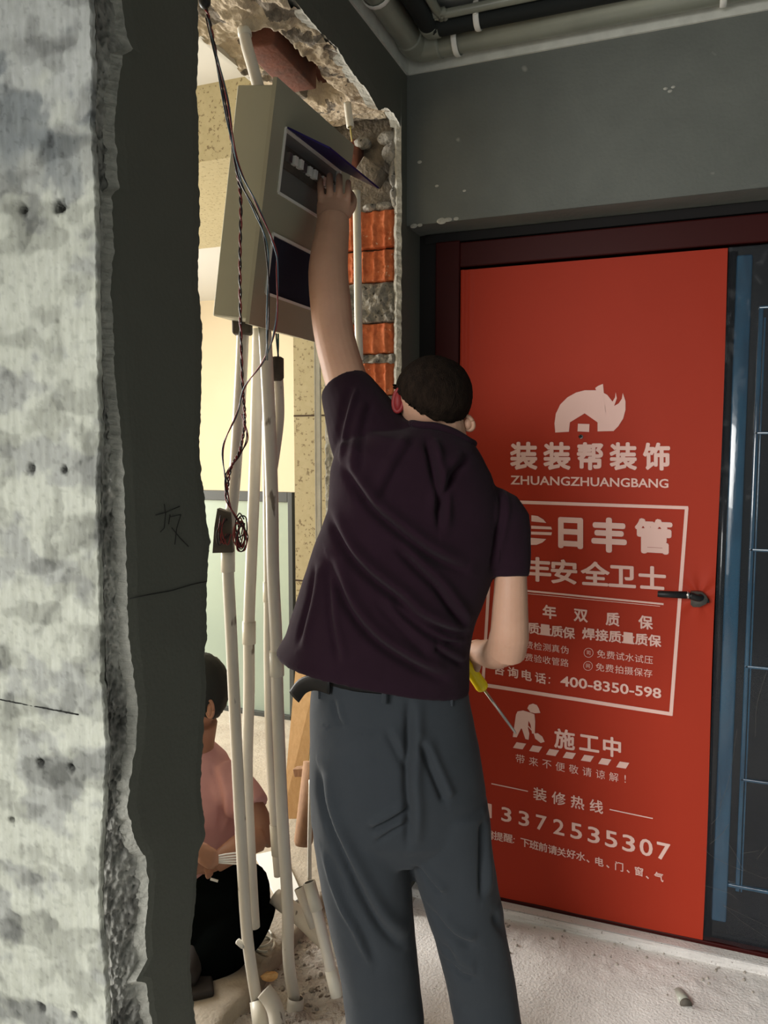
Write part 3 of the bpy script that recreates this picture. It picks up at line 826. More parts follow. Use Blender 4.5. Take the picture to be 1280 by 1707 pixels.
bx.line((821, 835.5), (1147, 846.5), 5.5); bx.line((1144.5, 846), (1118, 1193), 6); bx.line((1120, 1190.5), (803, 1141), 6); bx.line((823, 836), (805, 1142), 5)
bx.build('printed_border')
for q in (((850, 982), (1106, 1007), 3), ((850, 986.5), (1100, 1010.5), 1), ((819, 1306), (880, 1319), 1.8), ((1016, 1349), (1088, 1364), 1.8)):
    bx = Row(); bx.line(*q); bx.build('printed_rule')
pg = Row()
pg.poly([k5(*p) for p in ((268, 808), (300, 812), (330, 830), (345, 848), (268, 840))])
pg.poly([k5(*p) for p in ((267, 862), (370, 868), (375, 882), (267, 878))])
pg.poly([k5(*p) for p in ((266, 893), (375, 897), (371, 912), (266, 908))])
pg.poly([k5(*p) for p in ((265, 925), (345, 932), (325, 950), (295, 962), (260, 962))])
pg.poly([k5(*p) for p in ((222, 804), (222, 960), (180, 930), (160, 885), (180, 830))])
pg.build('emblem')
tx = Row()
for c, p, hh, ww in (('日', (951, 888.5), 56, 56), ('丰', (1015, 892), 58, 60), ('管', (1089, 894), 58, 64)):
    tx.glyph(c, p, hh, ww, .05, 0.055)
tx.build('lettering')
tx = Row()
for c, p in (('日', (852, 946)), ('丰', (896, 949)), ('安', (940, 953)), ('全', (992, 956)), ('卫', (1037, 961)), ('士', (1087, 963))):
    tx.glyph(c, p, 42, 48, .06, 0.035)
tx.build('lettering')
tx = Row()
tx.glyph('0', (873, 1018), 18, 13, .1, .03); tx.build('lettering')
for c, p in (('年', (916, 1020)), ('双', (968, 1026)), ('质', (1021, 1032)), ('保', (1076, 1037.5))):
    tx = Row(); tx.glyph(c, p, 23.5, 24, .11, .035); tx.build('lettering')
tx = Row()
tx.row('管道质量质保', (850, 1042), (948, 1055), 20, 20.5, .035); tx.build('lettering'); tx = Row(); tx.row('焊接质量质保', (981, 1056.5), (1091, 1068), 20.5, 22, .035, slope=.12)
tx.build('lettering')
tx = Row(); tx.row('免费检测真伪', (867, 1073), (941, 1083), 14, 14.5, .0, slope=.12); tx.build('lettering'); tx = Row(); tx.row('免费试水试压', (1002, 1090), (1081, 1100), 14.5, 15.5, .0, slope=.12)
tx.disc((981, 1088), 8, 7.2); tx.disc((980, 1110), 7.8, 7); tx.glyph('司', (981, 1088), 8, 8, .12, 0); tx.glyph('网', (980, 1110), 8, 8, .12, 0)
tx.build('lettering'); tx = Row(); tx.row('免费验收管路', (867, 1093.5), (941, 1104.5), 14, 14.5, .0, slope=.12); tx.build('lettering'); tx = Row(); tx.row('免费拍摄保存', (1000, 1112), (1080, 1122), 14.5, 15.5, .0, slope=.12)
tx.build('lettering')
tx = Row(); tx.row('咨询电话', (832, 1116), (901, 1130), 18.5, 19, .03); tx.disc((916, 1130), 1.3); tx.disc((915.5, 1138), 1.3)
tx.build('lettering'); tx = Row(); tx.word('400-8350-598', (934, 1142.5), (1102, 1164), 16.5, .02)
tx.build('lettering')
K6 = 1 / 3.048
def k6(x, y): return (780 + x * K6, 960 + y * K6)
wk = Row()
wk.poly([k6(*p) for p in ((302, 672), (310, 655), (330, 648), (350, 655), (360, 672), (368, 695), (340, 697), (318, 692))])
wk.poly([k6(*p) for p in ((244, 705), (252, 688), (280, 683), (312, 692), (338, 702), (342, 740), (335, 790), (340, 800), (326, 800), (318, 755), (308, 735), (300, 750), (305, 775), (270, 775), (244, 790), (236, 760))])
wk.poly([k6(*p) for p in ((236, 760), (272, 770), (256, 790), (248, 820), (228, 818), (232, 785))])
wk.poly([k6(*p) for p in ((272, 770), (305, 772), (312, 800), (308, 832), (292, 828), (290, 795))])
wk.line(k6(306, 762), k6(345, 808), 1.6)
wk.poly([k6(*p) for p in ((334, 800), (355, 798), (378, 815), (390, 842), (370, 848), (342, 826))])
for (x, y) in ((866, 1243), (893, 1248), (921, 1254), (949, 1259), (979, 1264), (1008, 1269.5), (1038, 1275)):
    wk.poly([(x - 5, y - 6), (x + 11, y - 3.5), (x + 5, y + 6), (x - 11, y + 3.5)])
wk.build('emblem')
tx = Row()
for c, p in (('施', (941, 1232)), ('工', (982, 1239)), ('中', (1020, 1245))): tx.glyph(c, p, 34, 35, .16, .035)
tx.build('lettering')
tx = Row(); tx.row('带来不便敬请谅解', (867, 1265), (1023, 1295), 16, 16.5, 0); tx.glyph('!', (1042, 1298), 13, 2, .18, 0); tx.build('lettering')
tx = Row(); tx.row('装修热线', (900, 1324), (994, 1344), 22.5, 23.5, .02); tx.build('lettering')
tx = Row()
for k, c in enumerate('13372535307'):
    t = k / 10; tx.glyph(c, (815 + 291 * t, 1351 + 68 * t), 22.5 + 5 * t, (7 if c == '1' else 15) + 6 * t * (0 if c == '1' else 1), .23, .02)
tx.build('lettering')
tx = Row()
for c, p in (('馨', (816, 1391)), ('提', (831, 1394)), ('醒', (847, 1397)), ('下', (875, 1405)), ('班', (890, 1408.5)), ('前', (905, 1412)), ('请', (921, 1416)), ('关', (936, 1420)), ('好', (952, 1423)), ('水', (968, 1427)), ('电', (999, 1436)), ('门', (1032, 1444)), ('窗', (1065, 1452)), ('气', (1098, 1461))):
    tx.glyph(c, p, 15.5, 16, .24, .02)
for c in ((978, 1433), (1011, 1442), (1045, 1450), (1077, 1460)): tx.line(c, (c[0] + 4, c[1] + 4), 2)
tx.disc((857, 1398), 1); tx.disc((856, 1404), 1)
tx.build('lettering')
ph = Row(); 
p = on_y(970, 728, YQ)
pm_ = MB().tube([(p.x - .003, YQ - .006, p.z), (p.x - .003, YQ + .02, p.z)], .0065, 16, 0).tube([(p.x - .003, YQ - .008, p.z), (p.x - .003, YQ + .0, p.z)], .004, 16, 1)
pm_.build('peephole', [M['chrome'], M['black']], door)

# ------------------------------------------------------------------ pipes under the ceiling
def run_pipe(name, label, group, cat, pts, r, m, elbows=(), clips=(), clipr=None, elbow_mat=None, sub=0):
    t = empty(name, pts[0], label, cat, group)
    MB().tube(pts, r, 18, sub=sub).build('pipe_body', m, t)
    for e, d1, d2 in elbows:
        MB().tube([e + d1, e + d1 * .3 , e + (d1 + d2) * .09, e + d2 * .3, e + d2], r * 1.1, 18, sub=5).build('elbow', elbow_mat or m, t)
    for c, ax in clips:
        c = Vector(c); ax = Vector(ax).normalized(); sd = ax.cross(Vector((0, 0, 1))).normalized()
        cm = MB(); rr = r * 1.12
        arc = [c + sd * cos(a) * rr + Vector((0, 0, 1)) * sin(a) * rr for a in [radians(q) for q in range(-200, 21, 20)]]
        arc = [arc[0] + Vector((0, 0, rr * .9))] + arc + [arc[-1] + Vector((0, 0, rr * .9))]
        cm.tube(arc, .0085, 8, flat=(ax, .25))
        cm.box(c + sd * rr * 1.02 - Vector((0, 0, -rr * .1)), (.012, .012, .012), None, 0, .003)
        cm.build('pipe_clip', M['clip'], t)
    return t
z1 = ZC - .058
x1, y1 = XW + .044, YB - .044
r1 = .036
c1 = [on_z(768, 78, z1), on_z(1205, 2, z1), on_z(625, 36, z1)]
run_pipe('conduit_pipe', 'fat grey plastic pipe along the wall top, nearest the dark plaster', 'pipes under the ceiling', 'pipe',
         [Vector((x1, -.6, z1)), Vector((x1, y1 - .03, z1)), Vector((x1 + .008, y1 - .008, z1)), Vector((x1 + .03, y1, z1)), Vector((1.8, y1, z1))], r1, M['pvc_ceiling'],
         elbows=[(Vector((x1, y1, z1)), Vector((0, -.075, 0)), Vector((.075, 0, 0)))],
         clips=[((c1[0].x, y1, z1), (1, 0, 0)), ((c1[1].x, y1, z1), (1, 0, 0)), ((x1, on_x(628, 40, x1).y, z1), (0, 1, 0))])
x2, y2, z2 = XW + .108, YB - .108, ZC - .046
c2 = on_z(802, 42, z2)
run_pipe('foam_pipe', 'black foam wrapped pipe hung under the ceiling between two pale pipes', 'pipes under the ceiling', 'pipe',
         [Vector((x2, -.6, z2)), Vector((x2, y2 - .03, z2)), Vector((x2 + .01, y2 - .01, z2)), Vector((x2 + .03, y2, z2)), Vector((1.8, y2, z2))], .025, M['foam'],
         elbows=[(Vector((x2, y2, z2)), Vector((0, -.026, 0)), Vector((.026, 0, 0)))], elbow_mat=M['pvc_ceiling'],
         clips=[((c2.x, y2, z2), (1, 0, 0)), ((x2, on_x(655, 22, x2).y, z2), (0, 1, 0))])
x3, y3, z3 = XW + .146, YB - .146, ZC - .036
run_pipe('conduit_pipe', 'thin pale pipe under the ceiling, furthest from the wall beyond the black foam pipe', 'pipes under the ceiling', 'pipe',
         [Vector((x3, -.6, z3)), Vector((x3, y3 - .05, z3)), Vector((x3 + .015, y3 - .015, z3)), Vector((x3 + .05, y3, z3)), Vector((1.8, y3, z3))], .012, M['pvc_ceiling'], sub=3)

# ------------------------------------------------------------------ far room: glass panel, planks
YG = 3.6
g0, g1 = on_y(300, 830, YG).x, on_y(490, 830, YG).x
gz1 = on_y(420, 819, YG).z; gz0 = .03
gl = empty('glass_panel', ((g0 + g1) / 2, YG, gz0), 'frosted glass panel in a dark grey metal frame standing on the far room floor', 'glass panel')
fr = MB()
fr.box2((g0 + .03, YG - .02, gz1 - .052), (g1 - .028, YG + .02, gz1), 0, .003).box2((g1 - .028, YG - .02, gz0), (g1, YG + .02, gz1), 0, .003)
fr.box2((g0, YG - .02, gz0), (g1, YG + .02, gz0 + .03), 0, .003).box2((g0, YG - .02, gz0), (g0 + .03, YG + .02, gz1), 0, .003)
fr.build('frame', M['frame'], gl, smooth=False)
MB().box2((g0 + .025, YG - .004, gz0 + .02), (g1 - .02, YG + .004, gz1 - .04)).build('glass_pane', M['frost'], gl, smooth=False)
MB().box2((-4.4, YF - .03, 0), (-.95, YF, .30)).build('baseboard_far', M['frame'], smooth=False, kind='structure')

def plank(name, label, corners_top, corners_bot, d0, d1, th, m, group=None):
    """corners in pixels at depths d0 (top) and d1 (bottom)"""
    t0, t1 = [at(*p, d0) for p in corners_top]; b0, b1 = [at(*p, d1) for p in corners_bot]
    q = FH * th + RT * 0.0
    k = MB().hexa([b0, b1, t1, t0, b0 + q, b1 + q, t1 + q, t0 + q])
    return k.build(name, m, smooth=False, label=label, cat='wood', group=group)
plank('wooden_plank', 'pale pine plank leaning upright behind the standing man\'s belt', ((492, 1120), (532, 1105)), ((470, 1365), (503, 1365)), 2.95, 2.72, .045, M['wood'])
p0 = at(520, 1270, 2.6); p1 = at(505, 1410, 2.52)
MB().tube([p1, p1 + (p0 - p1) * .05, p0], [.026, .032, .030], 12).build('wooden_post', M['wood2'], smooth=True, label='short weathered wooden post standing behind the thin rod', cat='wood')
p = at(513, 1285, 2.64)
MB().box(p, (.10, .03, .03), Matrix.Rotation(radians(-12), 3, 'Y'), 0, .003).build('wood_offcut', M['wood2'], smooth=False, label='small wooden offcut lying on top of the short weathered post', cat='wood')

# ------------------------------------------------------------------ vertical conduits under the box
def fall(px, d): return [at(x, y, d[0] + (d[1] - d[0]) * (y - px[0][1]) / (px[-1][1] - px[0][1])) for x, y in px]
def conduit(label, px, d, r, coup=(), m='pvc', group='conduits rising to the distribution box', name='conduit', sub=6, hollow=False):
    pts = fall(px, d)
    t = empty(name, pts[-1], label, 'pipe', group)
    if hollow: MB().pipe(pts, r, .0022, sub=sub).build('pipe_body', M[m], t)
    else: MB().tube(pts, r, 18, sub=sub).build('pipe_body', M[m], t)
    for (ya, yb) in coup:
        def pa(y):
            for a, b in zip(px, px[1:]):
                if a[1] <= y <= b[1]:
                    t_ = (y - a[1]) / (b[1] - a[1]); return (a[0] + (b[0] - a[0]) * t_, y)
            return px[-1]
        D = lambda y: d[0] + (d[1] - d[0]) * (y - px[0][1]) / (px[-1][1] - px[0][1])
        MB().pipe([at(*pa(ya), D(ya)), at(*pa((ya + yb) / 2), D((ya + yb) / 2)), at(*pa(yb), D(yb))], r * 1.16, r * .15).build('coupling', M['pvc_clean'], t)
    return t
conduit('leftmost white conduit, crossing in front of the squatting person, foot in the grey socket', [(405, 552), (401, 640), (391, 800), (380, 905), (380, 950), (385, 1050), (392, 1200), (402, 1400), (412, 1560), (429, 1676)], (1.93, 1.93), .0150, [(905, 953)])
conduit('white conduit second from left with a stained coupling halfway down', [(431, 548), (427, 700), (424, 800), (419, 930), (415, 1040), (415, 1150), (412, 1290), (418, 1440), (424, 1545)], (1.99, 1.985), .0150, [(1036, 1073)])
conduit('white conduit running down just left of the man\'s shirt hem, foot in rubble', [(441, 545), (447, 660), (453, 820), (455, 950), (460, 1060), (463, 1180), (470, 1350), (479, 1500), (481, 1600), (492, 1672)], (1.93, 1.975), .0160, [(1085, 1126)])
conduit('thin white conduit mostly hidden behind the one beside the shirt hem', [(438, 560), (443, 700), (446, 970), (446, 1100), (449, 1250), (458, 1400), (463, 1460)], (2.04, 2.06), .0105, [(970, 1003), (1375, 1425)])
conduit('short white conduit hanging from the small dark junction box', [(464, 625), (466, 690), (461, 740), (452, 800)], (1.975, 1.97), .0120)
conduit('straight white conduit fixed upright on the broken brick, right of the box', [(594, 318), (596, 420), (597, 520), (599, 600)], (2.295, 2.31), .0115, m='pvc_clean', group=None)
# upper ones, at the lintel
conduit('white conduit coming down from the broken lintel to the box top', [(404, 28), (410, 70), (421, 110), (432, 150)], (1.86, 1.84), .0135, [(40, 60)], group=None)
c = conduit('short white conduit end with a yellow wire in the lintel mortar', [(579, 172), (584, 212)], (2.25, 2.245), .0105, m='pvc_clean', group=None, hollow=True)
MB().tube([at(583, 200, 2.247), at(585, 222, 2.25), at(587, 236, 2.256)], .0022, 6, sub=4).build('wire', M['wyellow'], c)
# sockets on the floor
conduit('curved fat white pipe stub on the floor under the leftmost conduit', [(440, 1652), (454, 1672), (462, 1702), (462, 1770)], (1.89, 1.80), .021, name='pipe_stub', m='pvc', group=None)
s = MB(); s.pipe([at(430, 1668, 1.925), at(434, 1700, 1.90), at(436, 1722, 1.88)], .022, .003); s.build('pipe_socket', M['pvc_clean'], label='broken white socket around the foot of the leftmost conduit', cat='pipe socket')
s = MB(); s.pipe([at(493, 1664, 1.965), at(491, 1690, 1.955), at(487, 1730, 1.94)], .0225, .003, sub=3); s.build('pipe_socket', M['pvc'], label='white pipe socket around the conduit foot in the rubble', cat='pipe socket')
# leaning stubs by the man's leg
conduit('upright leaning pipe stub with open top beside the man\'s trouser leg', [(515, 1470), (531, 1530), (562, 1660)], (1.97, 1.90), .0145, [(1470, 1517), (1616, 1660)], name='pipe_stub', hollow=True, group='open pipe stubs beside the man', sub=2)
conduit('shorter open pipe stub leaning left, behind the one beside the trouser leg', [(498, 1480), (524, 1545)], (2.03, 2.0), .0135, name='pipe_stub', hollow=True, group='open pipe stubs beside the man', sub=2)
conduit('thin straight white rod standing behind the pipe stubs', [(518, 1300), (516, 1400), (516, 1466)], (2.30, 2.26), .0065, name='thin_rod', group=None, m='pvc_clean')
conduit('thick pale pipe lying across the floor behind the pipe stubs', [(458, 1495), (500, 1528), (545, 1570), (600, 1600)], (2.16, 2.02), .024, name='floor_pipe', group=None, sub=4)
p = on_z(1140, 1664, .012)
t = empty('pipe_stub', p, 'short grey capped pipe stub poking from the floor before the door', 'pipe')
MB().tube([at(1131, 1655, p.dot(FH) + .05), at(1143, 1674, p.dot(FH) - .01)], .0145, 16).build('pipe_body', M['pvc_big'], t)
MB().tube([at(1142.5, 1673, p.dot(FH) - .008), at(1144, 1676, p.dot(FH) - .015)], .0155, 16).build('pipe_cap', M['darkbox'], t)

# ------------------------------------------------------------------ distribution box, leaning in the opening
BY0 = 1.56
TL = on_y(462, 128, BY0); BL = on_y(415, 540, BY0)
BW = .416
V = (TL - BL); BH = V.length; V.normalize()      # up along the cover
U = Vector((0, 1, 0))                             # along the wall
Nn = U.cross(V).normalized()
if Nn.x < 0: Nn = -Nn                             # out of the cover
def bp(u, v, n): return BL + U * u + V * v + Nn * n
box = empty('distribution_box', bp(BW / 2, 0, -.05), 'beige steel distribution box leaning in the broken opening, above the conduits', 'electrical box')
def uv(px, py, n=0.0):
    r = ray(px, py); o = bp(0, 0, n); t = (o - EYEP).dot(Nn) / r.dot(Nn); q = EYEP + r * t - o
    return q.dot(U), q.dot(V)
wu0 = (uv(476.5, 212)[0] + uv(462, 322)[0]) / 2; wv1 = uv(476.5, 214)[1]; wv0 = uv(463, 321)[1]; wu1 = .352
lu0 = uv(448, 440)[0]; lv1 = uv(456, 390)[1]; lv0 = uv(446, 490)[1]; lu1 = .33
print('win', wu0, wu1, wv0, wv1, lu0, lu1, lv0, lv1, BH)
cv = MB()
def bx3(mb, u0, u1, v0, v1, n0, n1, m=0):
    mb.hexa([bp(u0, v0, n0), bp(u1, v0, n0), bp(u1, v1, n0), bp(u0, v1, n0), bp(u0, v0, n1), bp(u1, v0, n1), bp(u1, v1, n1), bp(u0, v1, n1)], m)
for a in ((0, wu0, 0, BH), (wu1, BW, 0, BH), (wu0, wu1, wv1, BH), (wu0, wu1, lv1, wv0), (wu0, wu1, 0, lv0), (wu0, lu0, lv0, lv1), (lu1, wu1, lv0, lv1)):
    if a[1] > a[0]: bx3(cv, a[0], a[1], a[2], a[3], -.010, 0)
cv.build('cover', M['panel'], box, smooth=False)
rim = MB()
for (u0, u1, v0, v1) in ((wu0, wu1, wv0, wv1), (lu0, lu1, lv0, lv1)):
    for a in ((u0 - .003, u0 + .003, v0, v1), (u0, u1, v0 - .003, v0 + .003), (u0, u1, v1 - .003, v1 + .003), (u1 - .003, u1 + .003, v0, v1)):
        bx3(rim, *a, -.008, .0035)
rim.build('window_rim', M['clip'], box, smooth=False)
bd = MB()
BD = .105
bx3(bd, .008, BW - .008, .010, BH - .012, -BD, -.010)
body = bd.build('box_body', M['panel_side'], box, smooth=False)
md = body.modifiers.new('b', 'BEVEL'); md.width = .003
md = MB(); bx3(md, wu0, wu1, wv0, wv1, -.0105, -.0085); md.build('breaker_plate', M['panel_in'], box, smooth=False)
# breakers: small toggles in a slot
bk = MB(); nb = 11; vc = wv0 + (wv1 - wv0) * .60
bx3(bk, wu0 + .012, wu1 - .012, vc - .024, vc + .024, -.0088, -.0020); bk.build('breaker_row', M['darkbox'], box, smooth=False)
for k in range(nb):
    u = wu0 + .022 + k * .0245
    t = MB(); bx3(t, u, u + .014, vc - .008, vc + .012, -.003, .007 + .002 * (k % 3)); t.build('breaker_toggle', M['clip'] if k % 3 else M['steel'], box, smooth=False)
sw = MB(); bx3(sw, lu0, lu1, lv0, lv1, -.009, -.003); sw.build('lower_window', M['smoke'], box, smooth=False)
# open tinted lid, hinged at the top edge of the upper window
H0 = bp(wu0 + .002, wv1, .003); H1 = bp(wu1, wv1, .003)
def onY(px, py, Y): return on_y(px, py, Y)
O0 = onY(543, 240, H0.y); O1 = on_y(636, 322, H1.y)
out = ((O0 - H0) + (O1 - H1)) / 2; out.y = 0
print('lid', H0, H1, O0, O1, out.length)
out = out.normalized() * min(out.length, .16)
ld = MB(); up_ = Vector((0, 1, 0)).cross(out).normalized() * .004
if up_.z < 0: up_ = -up_
ld.hexa([H0, H1, H1 + out, H0 + out, H0 + up_, H1 + up_, H1 + out + up_, H0 + out + up_])
lip = Vector((0, 0, -.010))
ld.build('tinted_lid', M['lid'], box, smooth=False)

# small boxes on the conduits
p = at(404, 545, 1.92)
MB().box(p, (.045, .04, .038), Matrix.Rotation(.4, 3, 'Z'), 0, .005).build('cable_clamp', M['darkbox'], label='small dark clamp on the leftmost conduit just under the box', cat='clamp')
jb = MB(); p = at(462, 615, 1.968)
jb.tube([p + Vector((0, 0, .030)), p + Vector((0, 0, .026)), p - Vector((0, 0, .022)), p - Vector((0, 0, .030))], [.010, .0165, .0165, .010], 12)
jb.build('cable_gland', M['darkbox'], label='small dark oval gland on the short conduit with green wires', cat='cable gland')
jq = [(362, 848), (384, 855), (388, 921), (354, 922), (357, 880)]
jb = empty('junction_box', at(370, 920, 1.915), 'dark square junction box full of wires on the leftmost conduit', 'junction box')
MB().prism([at(x, y, 1.905) for x, y in jq], FH * .03).build('housing', M['darkbox'], jb, smooth=False)
def wire(pts, m, r=.0016, d=1.90, sub=6):
    return MB().tube([at(p[0], p[1], p[2] if len(p) > 2 else d) for p in pts], r, 6, sub=sub)
for k in range(7):
    r_ = random.Random(k)
    pts = [(372 + r_.uniform(-8, 8), 862 + r_.uniform(-4, 4), 1.898), (364 + r_.uniform(-3, 8), 885, 1.892), (370 + r_.uniform(-6, 10), 905 + r_.uniform(-4, 6), 1.890), (382 + r_.uniform(-6, 4), 890, 1.895)]
    wire(pts, None).build('wire', M['wred' if k % 2 else 'wblack'], jb)

# wires hanging from the lintel
def twisted(label, path, r, amp, turns, mats, cat='wire', group=None, d=1.80):
    t = empty('hanging_wire', at(path[-1][0], path[-1][1], d), label, cat, group)
    P3 = [at(p[0], p[1], p[2] if len(p) > 2 else d) for p in path]
    P, _ = smooth_path(P3, [0] * len(P3), 24)
    for k, m in enumerate(mats):
        pts = []
        for i, p in enumerate(P):
            a = 2 * pi * turns * i / len(P) + 2 * pi * k / len(mats)
            pts.append(p + RT * cos(a) * amp + FH * sin(a) * amp)
        MB().tube(pts, r, 7).build('wire_strand', m, t)
    return t
twisted('dark twisted pair of wires hanging straight down past the box side', [(341, 5, 1.72), (352, 50, 1.72), (375, 170, 1.70), (392, 270, 1.70), (401, 330, 1.70), (400, 430, 1.72), (401, 540, 1.76), (404, 640, 1.84), (408, 700, 1.87), (400, 750, 1.88), (385, 780, 1.88), (378, 820, 1.88)], .0019, .0021, 26, [M['wblack'], M['wred']], group='wires hanging from the lintel')
MB().ball(at(341, 2, 1.72), (.013, .013, .016), n=14).build('wire_plug', M['black'], label='black plug at the top end of the hanging twisted wires', cat='plug')
twisted('purple and blue wires running down beside the twisted pair then across the box cover', [(345, 30, 1.72), (366, 130, 1.69), (385, 230, 1.69), (400, 300, 1.69), (425, 352, 1.68), (441, 395, 1.67), (447, 450, 1.65), (446, 540, 1.65), (444, 600, 1.75)], .0016, .0022, 3, [M['wblue'], M['wblack']], group='wires hanging from the lintel')
twisted('thin red wire crossing the cover and looping back to the left conduits', [(352, 60, 1.722), (378, 160, 1.68), (396, 270, 1.68), (430, 345, 1.67), (458, 412, 1.66), (462, 450, 1.64), (460, 540, 1.64), (440, 600, 1.75), (408, 645, 1.83), (395, 690, 1.87), (372, 745, 1.88), (376, 800, 1.88), (385, 850, 1.88)], .0015, .0013, 6, [M['wred'], M['wblue']], group='wires hanging from the lintel')
twisted('green wires dropping from the box underside into the small gland', [(462, 556, 1.96), (463, 580, 1.96), (464, 602, 1.965)], .0022, .0024, .4, [M['wgreen'], M['wblue']])
twisted('loose dark wire loop hanging down from the twisted pair to the junction box', [(404, 690), (412, 730), (398, 760), (378, 790), (377, 830), (392, 860), (411, 890), (408, 915), (398, 918), (394, 900), (403, 870)], .0016, .0018, 5, [M['wblack'], M['wred']], group='wires hanging from the lintel', d=1.88)
t = empty('wire_coil', at(400, 915, 1.89), 'tangled coil of red and dark wire ends beside the dark junction box', 'wire')
for k in range(8):
    r_ = random.Random(20 + k)
    cx, cy = 400 + r_.uniform(-5, 4), 884 + r_.uniform(-10, 10)
    pts = [(cx + (7 + r_.uniform(-2, 3)) * cos(a), cy + (20 + r_.uniform(-6, 6)) * sin(a), 1.89 + .008 * sin(a * 2 + k)) for a in [j * pi / 4 + k for j in range(8)]]
    wire(pts, None, .0017).build('wire', M['wred' if k % 2 else 'wblack'], t)
# floor litter
lf = MB(); p = on_z(448, 1626, .030)
n = 14; pl = []
for k in range(n):
    a = 2 * pi * k / n; rr = .021 * (1 + .2 * sin(3 * a + 1)); pl.append(p + Vector((cos(a) * rr * 1.1, sin(a) * rr, .006 * sin(2 * a))))
lf.prism(pl, (0, 0, -.0012)); lf.build('dry_leaf', M['leaf'], smooth=False, label='dry tan leaf lying on the rubble between two conduits', cat='leaf')
cb = MB()
for (cx, cy, rr, a0_) in ((432, 1562, 22, 0.2), (440, 1574, 17, 1.2)):
    pts = [on_z(cx + rr * cos(a), cy + rr * .75 * sin(a), .040 + .004 * sin(a * 2)) for a in [a0_ + j * .45 for j in range(14)]]
    cb.tube(pts, .0035, 8, sub=3)
cb.build('white_cable', M['pvc_clean'], label='loop of white cable lying on the floor behind the leftmost conduit', cat='cable')
st = MB()
rs_ = random.Random(5)
for k in range(170):
    if k < 90:
        x, y = rs_.uniform(-.5, 1.2), 2.335 - abs(rs_.gauss(0, .07))
    else: x, y = rs_.uniform(-1.06, -.84), rs_.uniform(1.45, 2.2)
    lump(st, (x, y, fl(x, y) + .001), rs_.uniform(.0015, .0045) if k < 90 else rs_.uniform(.002, .008), k, 0, .4)
st.build('rubble_grit', M['grit'], label='scattered cement grit and crumbs on the floor', cat='rubble', kind='stuff')
MB().box(at(401, 1573, 1.925), (.026, .015, .012), Matrix.Rotation(.5, 3, 'Y'), 0, .004).build('plaster_chunk', M['white'], label='small white chunk stuck to the leftmost conduit near the floor', cat='chunk')

# ------------------------------------------------------------------ people
def skin_build(name, mb, vox, m, parent, smooth=3, fn=None, **k):
    co, no, fs = remesh(mb, vox, smooth)
    if fn is not None: co = fn(co, no)
    return link(name, [Vector(c) for c in co], fs, m, parent, True, **k)
def plane_rz(co):
    """coordinates of points in the picture plane of the figure (right, up)"""
    return co @ np.array(RT), co[:, 2]
def fold_fn(folds, dref, facing=True):
    segs = []
    for pts, amp, wid in folds:
        P = [at(x, y, dref) for x, y in pts]; P, _ = smooth_path(P, [0] * len(P), 5)
        Q = np.array([(p.dot(RT), p.z) for p in P]); segs.append((Q, amp, wid))
    def fn(co, no):
        r = co @ np.array(RT); z = co[:, 2]; P = np.stack([r, z], 1)
        wgt = np.clip(-(no @ np.array(FH)) * 1.5 + 0.1, 0, 1) if facing else np.ones(len(co))
        disp = np.zeros(len(co))
        for Q, amp, wid in segs:
            best = np.full(len(co), 1e9); tt = np.zeros(len(co)); side = np.zeros(len(co))
            nseg = len(Q) - 1
            for i in range(nseg):
                a, b = Q[i], Q[i + 1]; ab = b - a; L2 = (ab ** 2).sum() + 1e-12
                t = np.clip(((P - a) @ ab) / L2, 0, 1); d = P - (a + t[:, None] * ab); dd = np.hypot(d[:, 0], d[:, 1])
                m_ = dd < best; best = np.where(m_, dd, best); tt = np.where(m_, (i + t) / nseg, tt)
                sd = np.sign(ab[0] * d[:, 1] - ab[1] * d[:, 0]); side = np.where(m_, sd, side)
            taper = np.clip(np.sin(np.pi * np.clip(tt, 0, 1)) * 1.6 + .15, 0, 1)
            s_ = best / wid * side
            prof = -np.exp(-(s_ / .42) ** 2) + .72 * np.exp(-((s_ - .95) / .62) ** 2)
            disp += amp * prof * taper
        nn = np.array([fbm(c, 9, 3) for c in co]) * .0022
        return co + no * (disp * wgt + nn)[:, None]
    return fn

man = empty('person', at(660, 1905, 1.62), 'standing man in plum T-shirt and charcoal trousers seen from behind, one arm reaching up', 'person')
# body: one continuous surface
b = MB()
A = at
hc = A(722, 661, 1.67)                                    # head
tiltR = Matrix.Rotation(radians(14), 3, FH) @ Matrix.Rotation(radians(14), 3, RT)
b.ball(hc, 1, Matrix(((RT.x, FH.x, 0), (RT.y, FH.y, 0), (0, 0, 1))) @ Matrix.Diagonal((.077, .095, .080)), n=28)
Hm = tiltR
def hp_(r, f, u): return hc + Hm @ (RT * r + FH * f + UZ * u)
b.tube([hp_(0, .055, -.03), hp_(0, .075, -.075), hp_(0, .08, -.105)], [.062, .052, .028], 20)        # jaw and chin
b.tube([hp_(0, .088, .015), hp_(0, .106, -.02), hp_(0, .098, -.035)], [.010, .013, .012], 10)     # nose
b.tube([hp_(-.035, .082, .028), hp_(0, .092, .030), hp_(.035, .082, .028)], [.010, .012, .010], 10)  # brow
b.tube([hp_(-.022, .088, -.058), hp_(0, .097, -.058), hp_(.022, .088, -.058)], [.006, .008, .006], 10)  # lips
b.tube([A(738, 780, 1.66), A(736, 745, 1.665), A(730, 710, 1.665), A(726, 680, 1.67)], [.06, .057, .056, .055], 22)   # neck
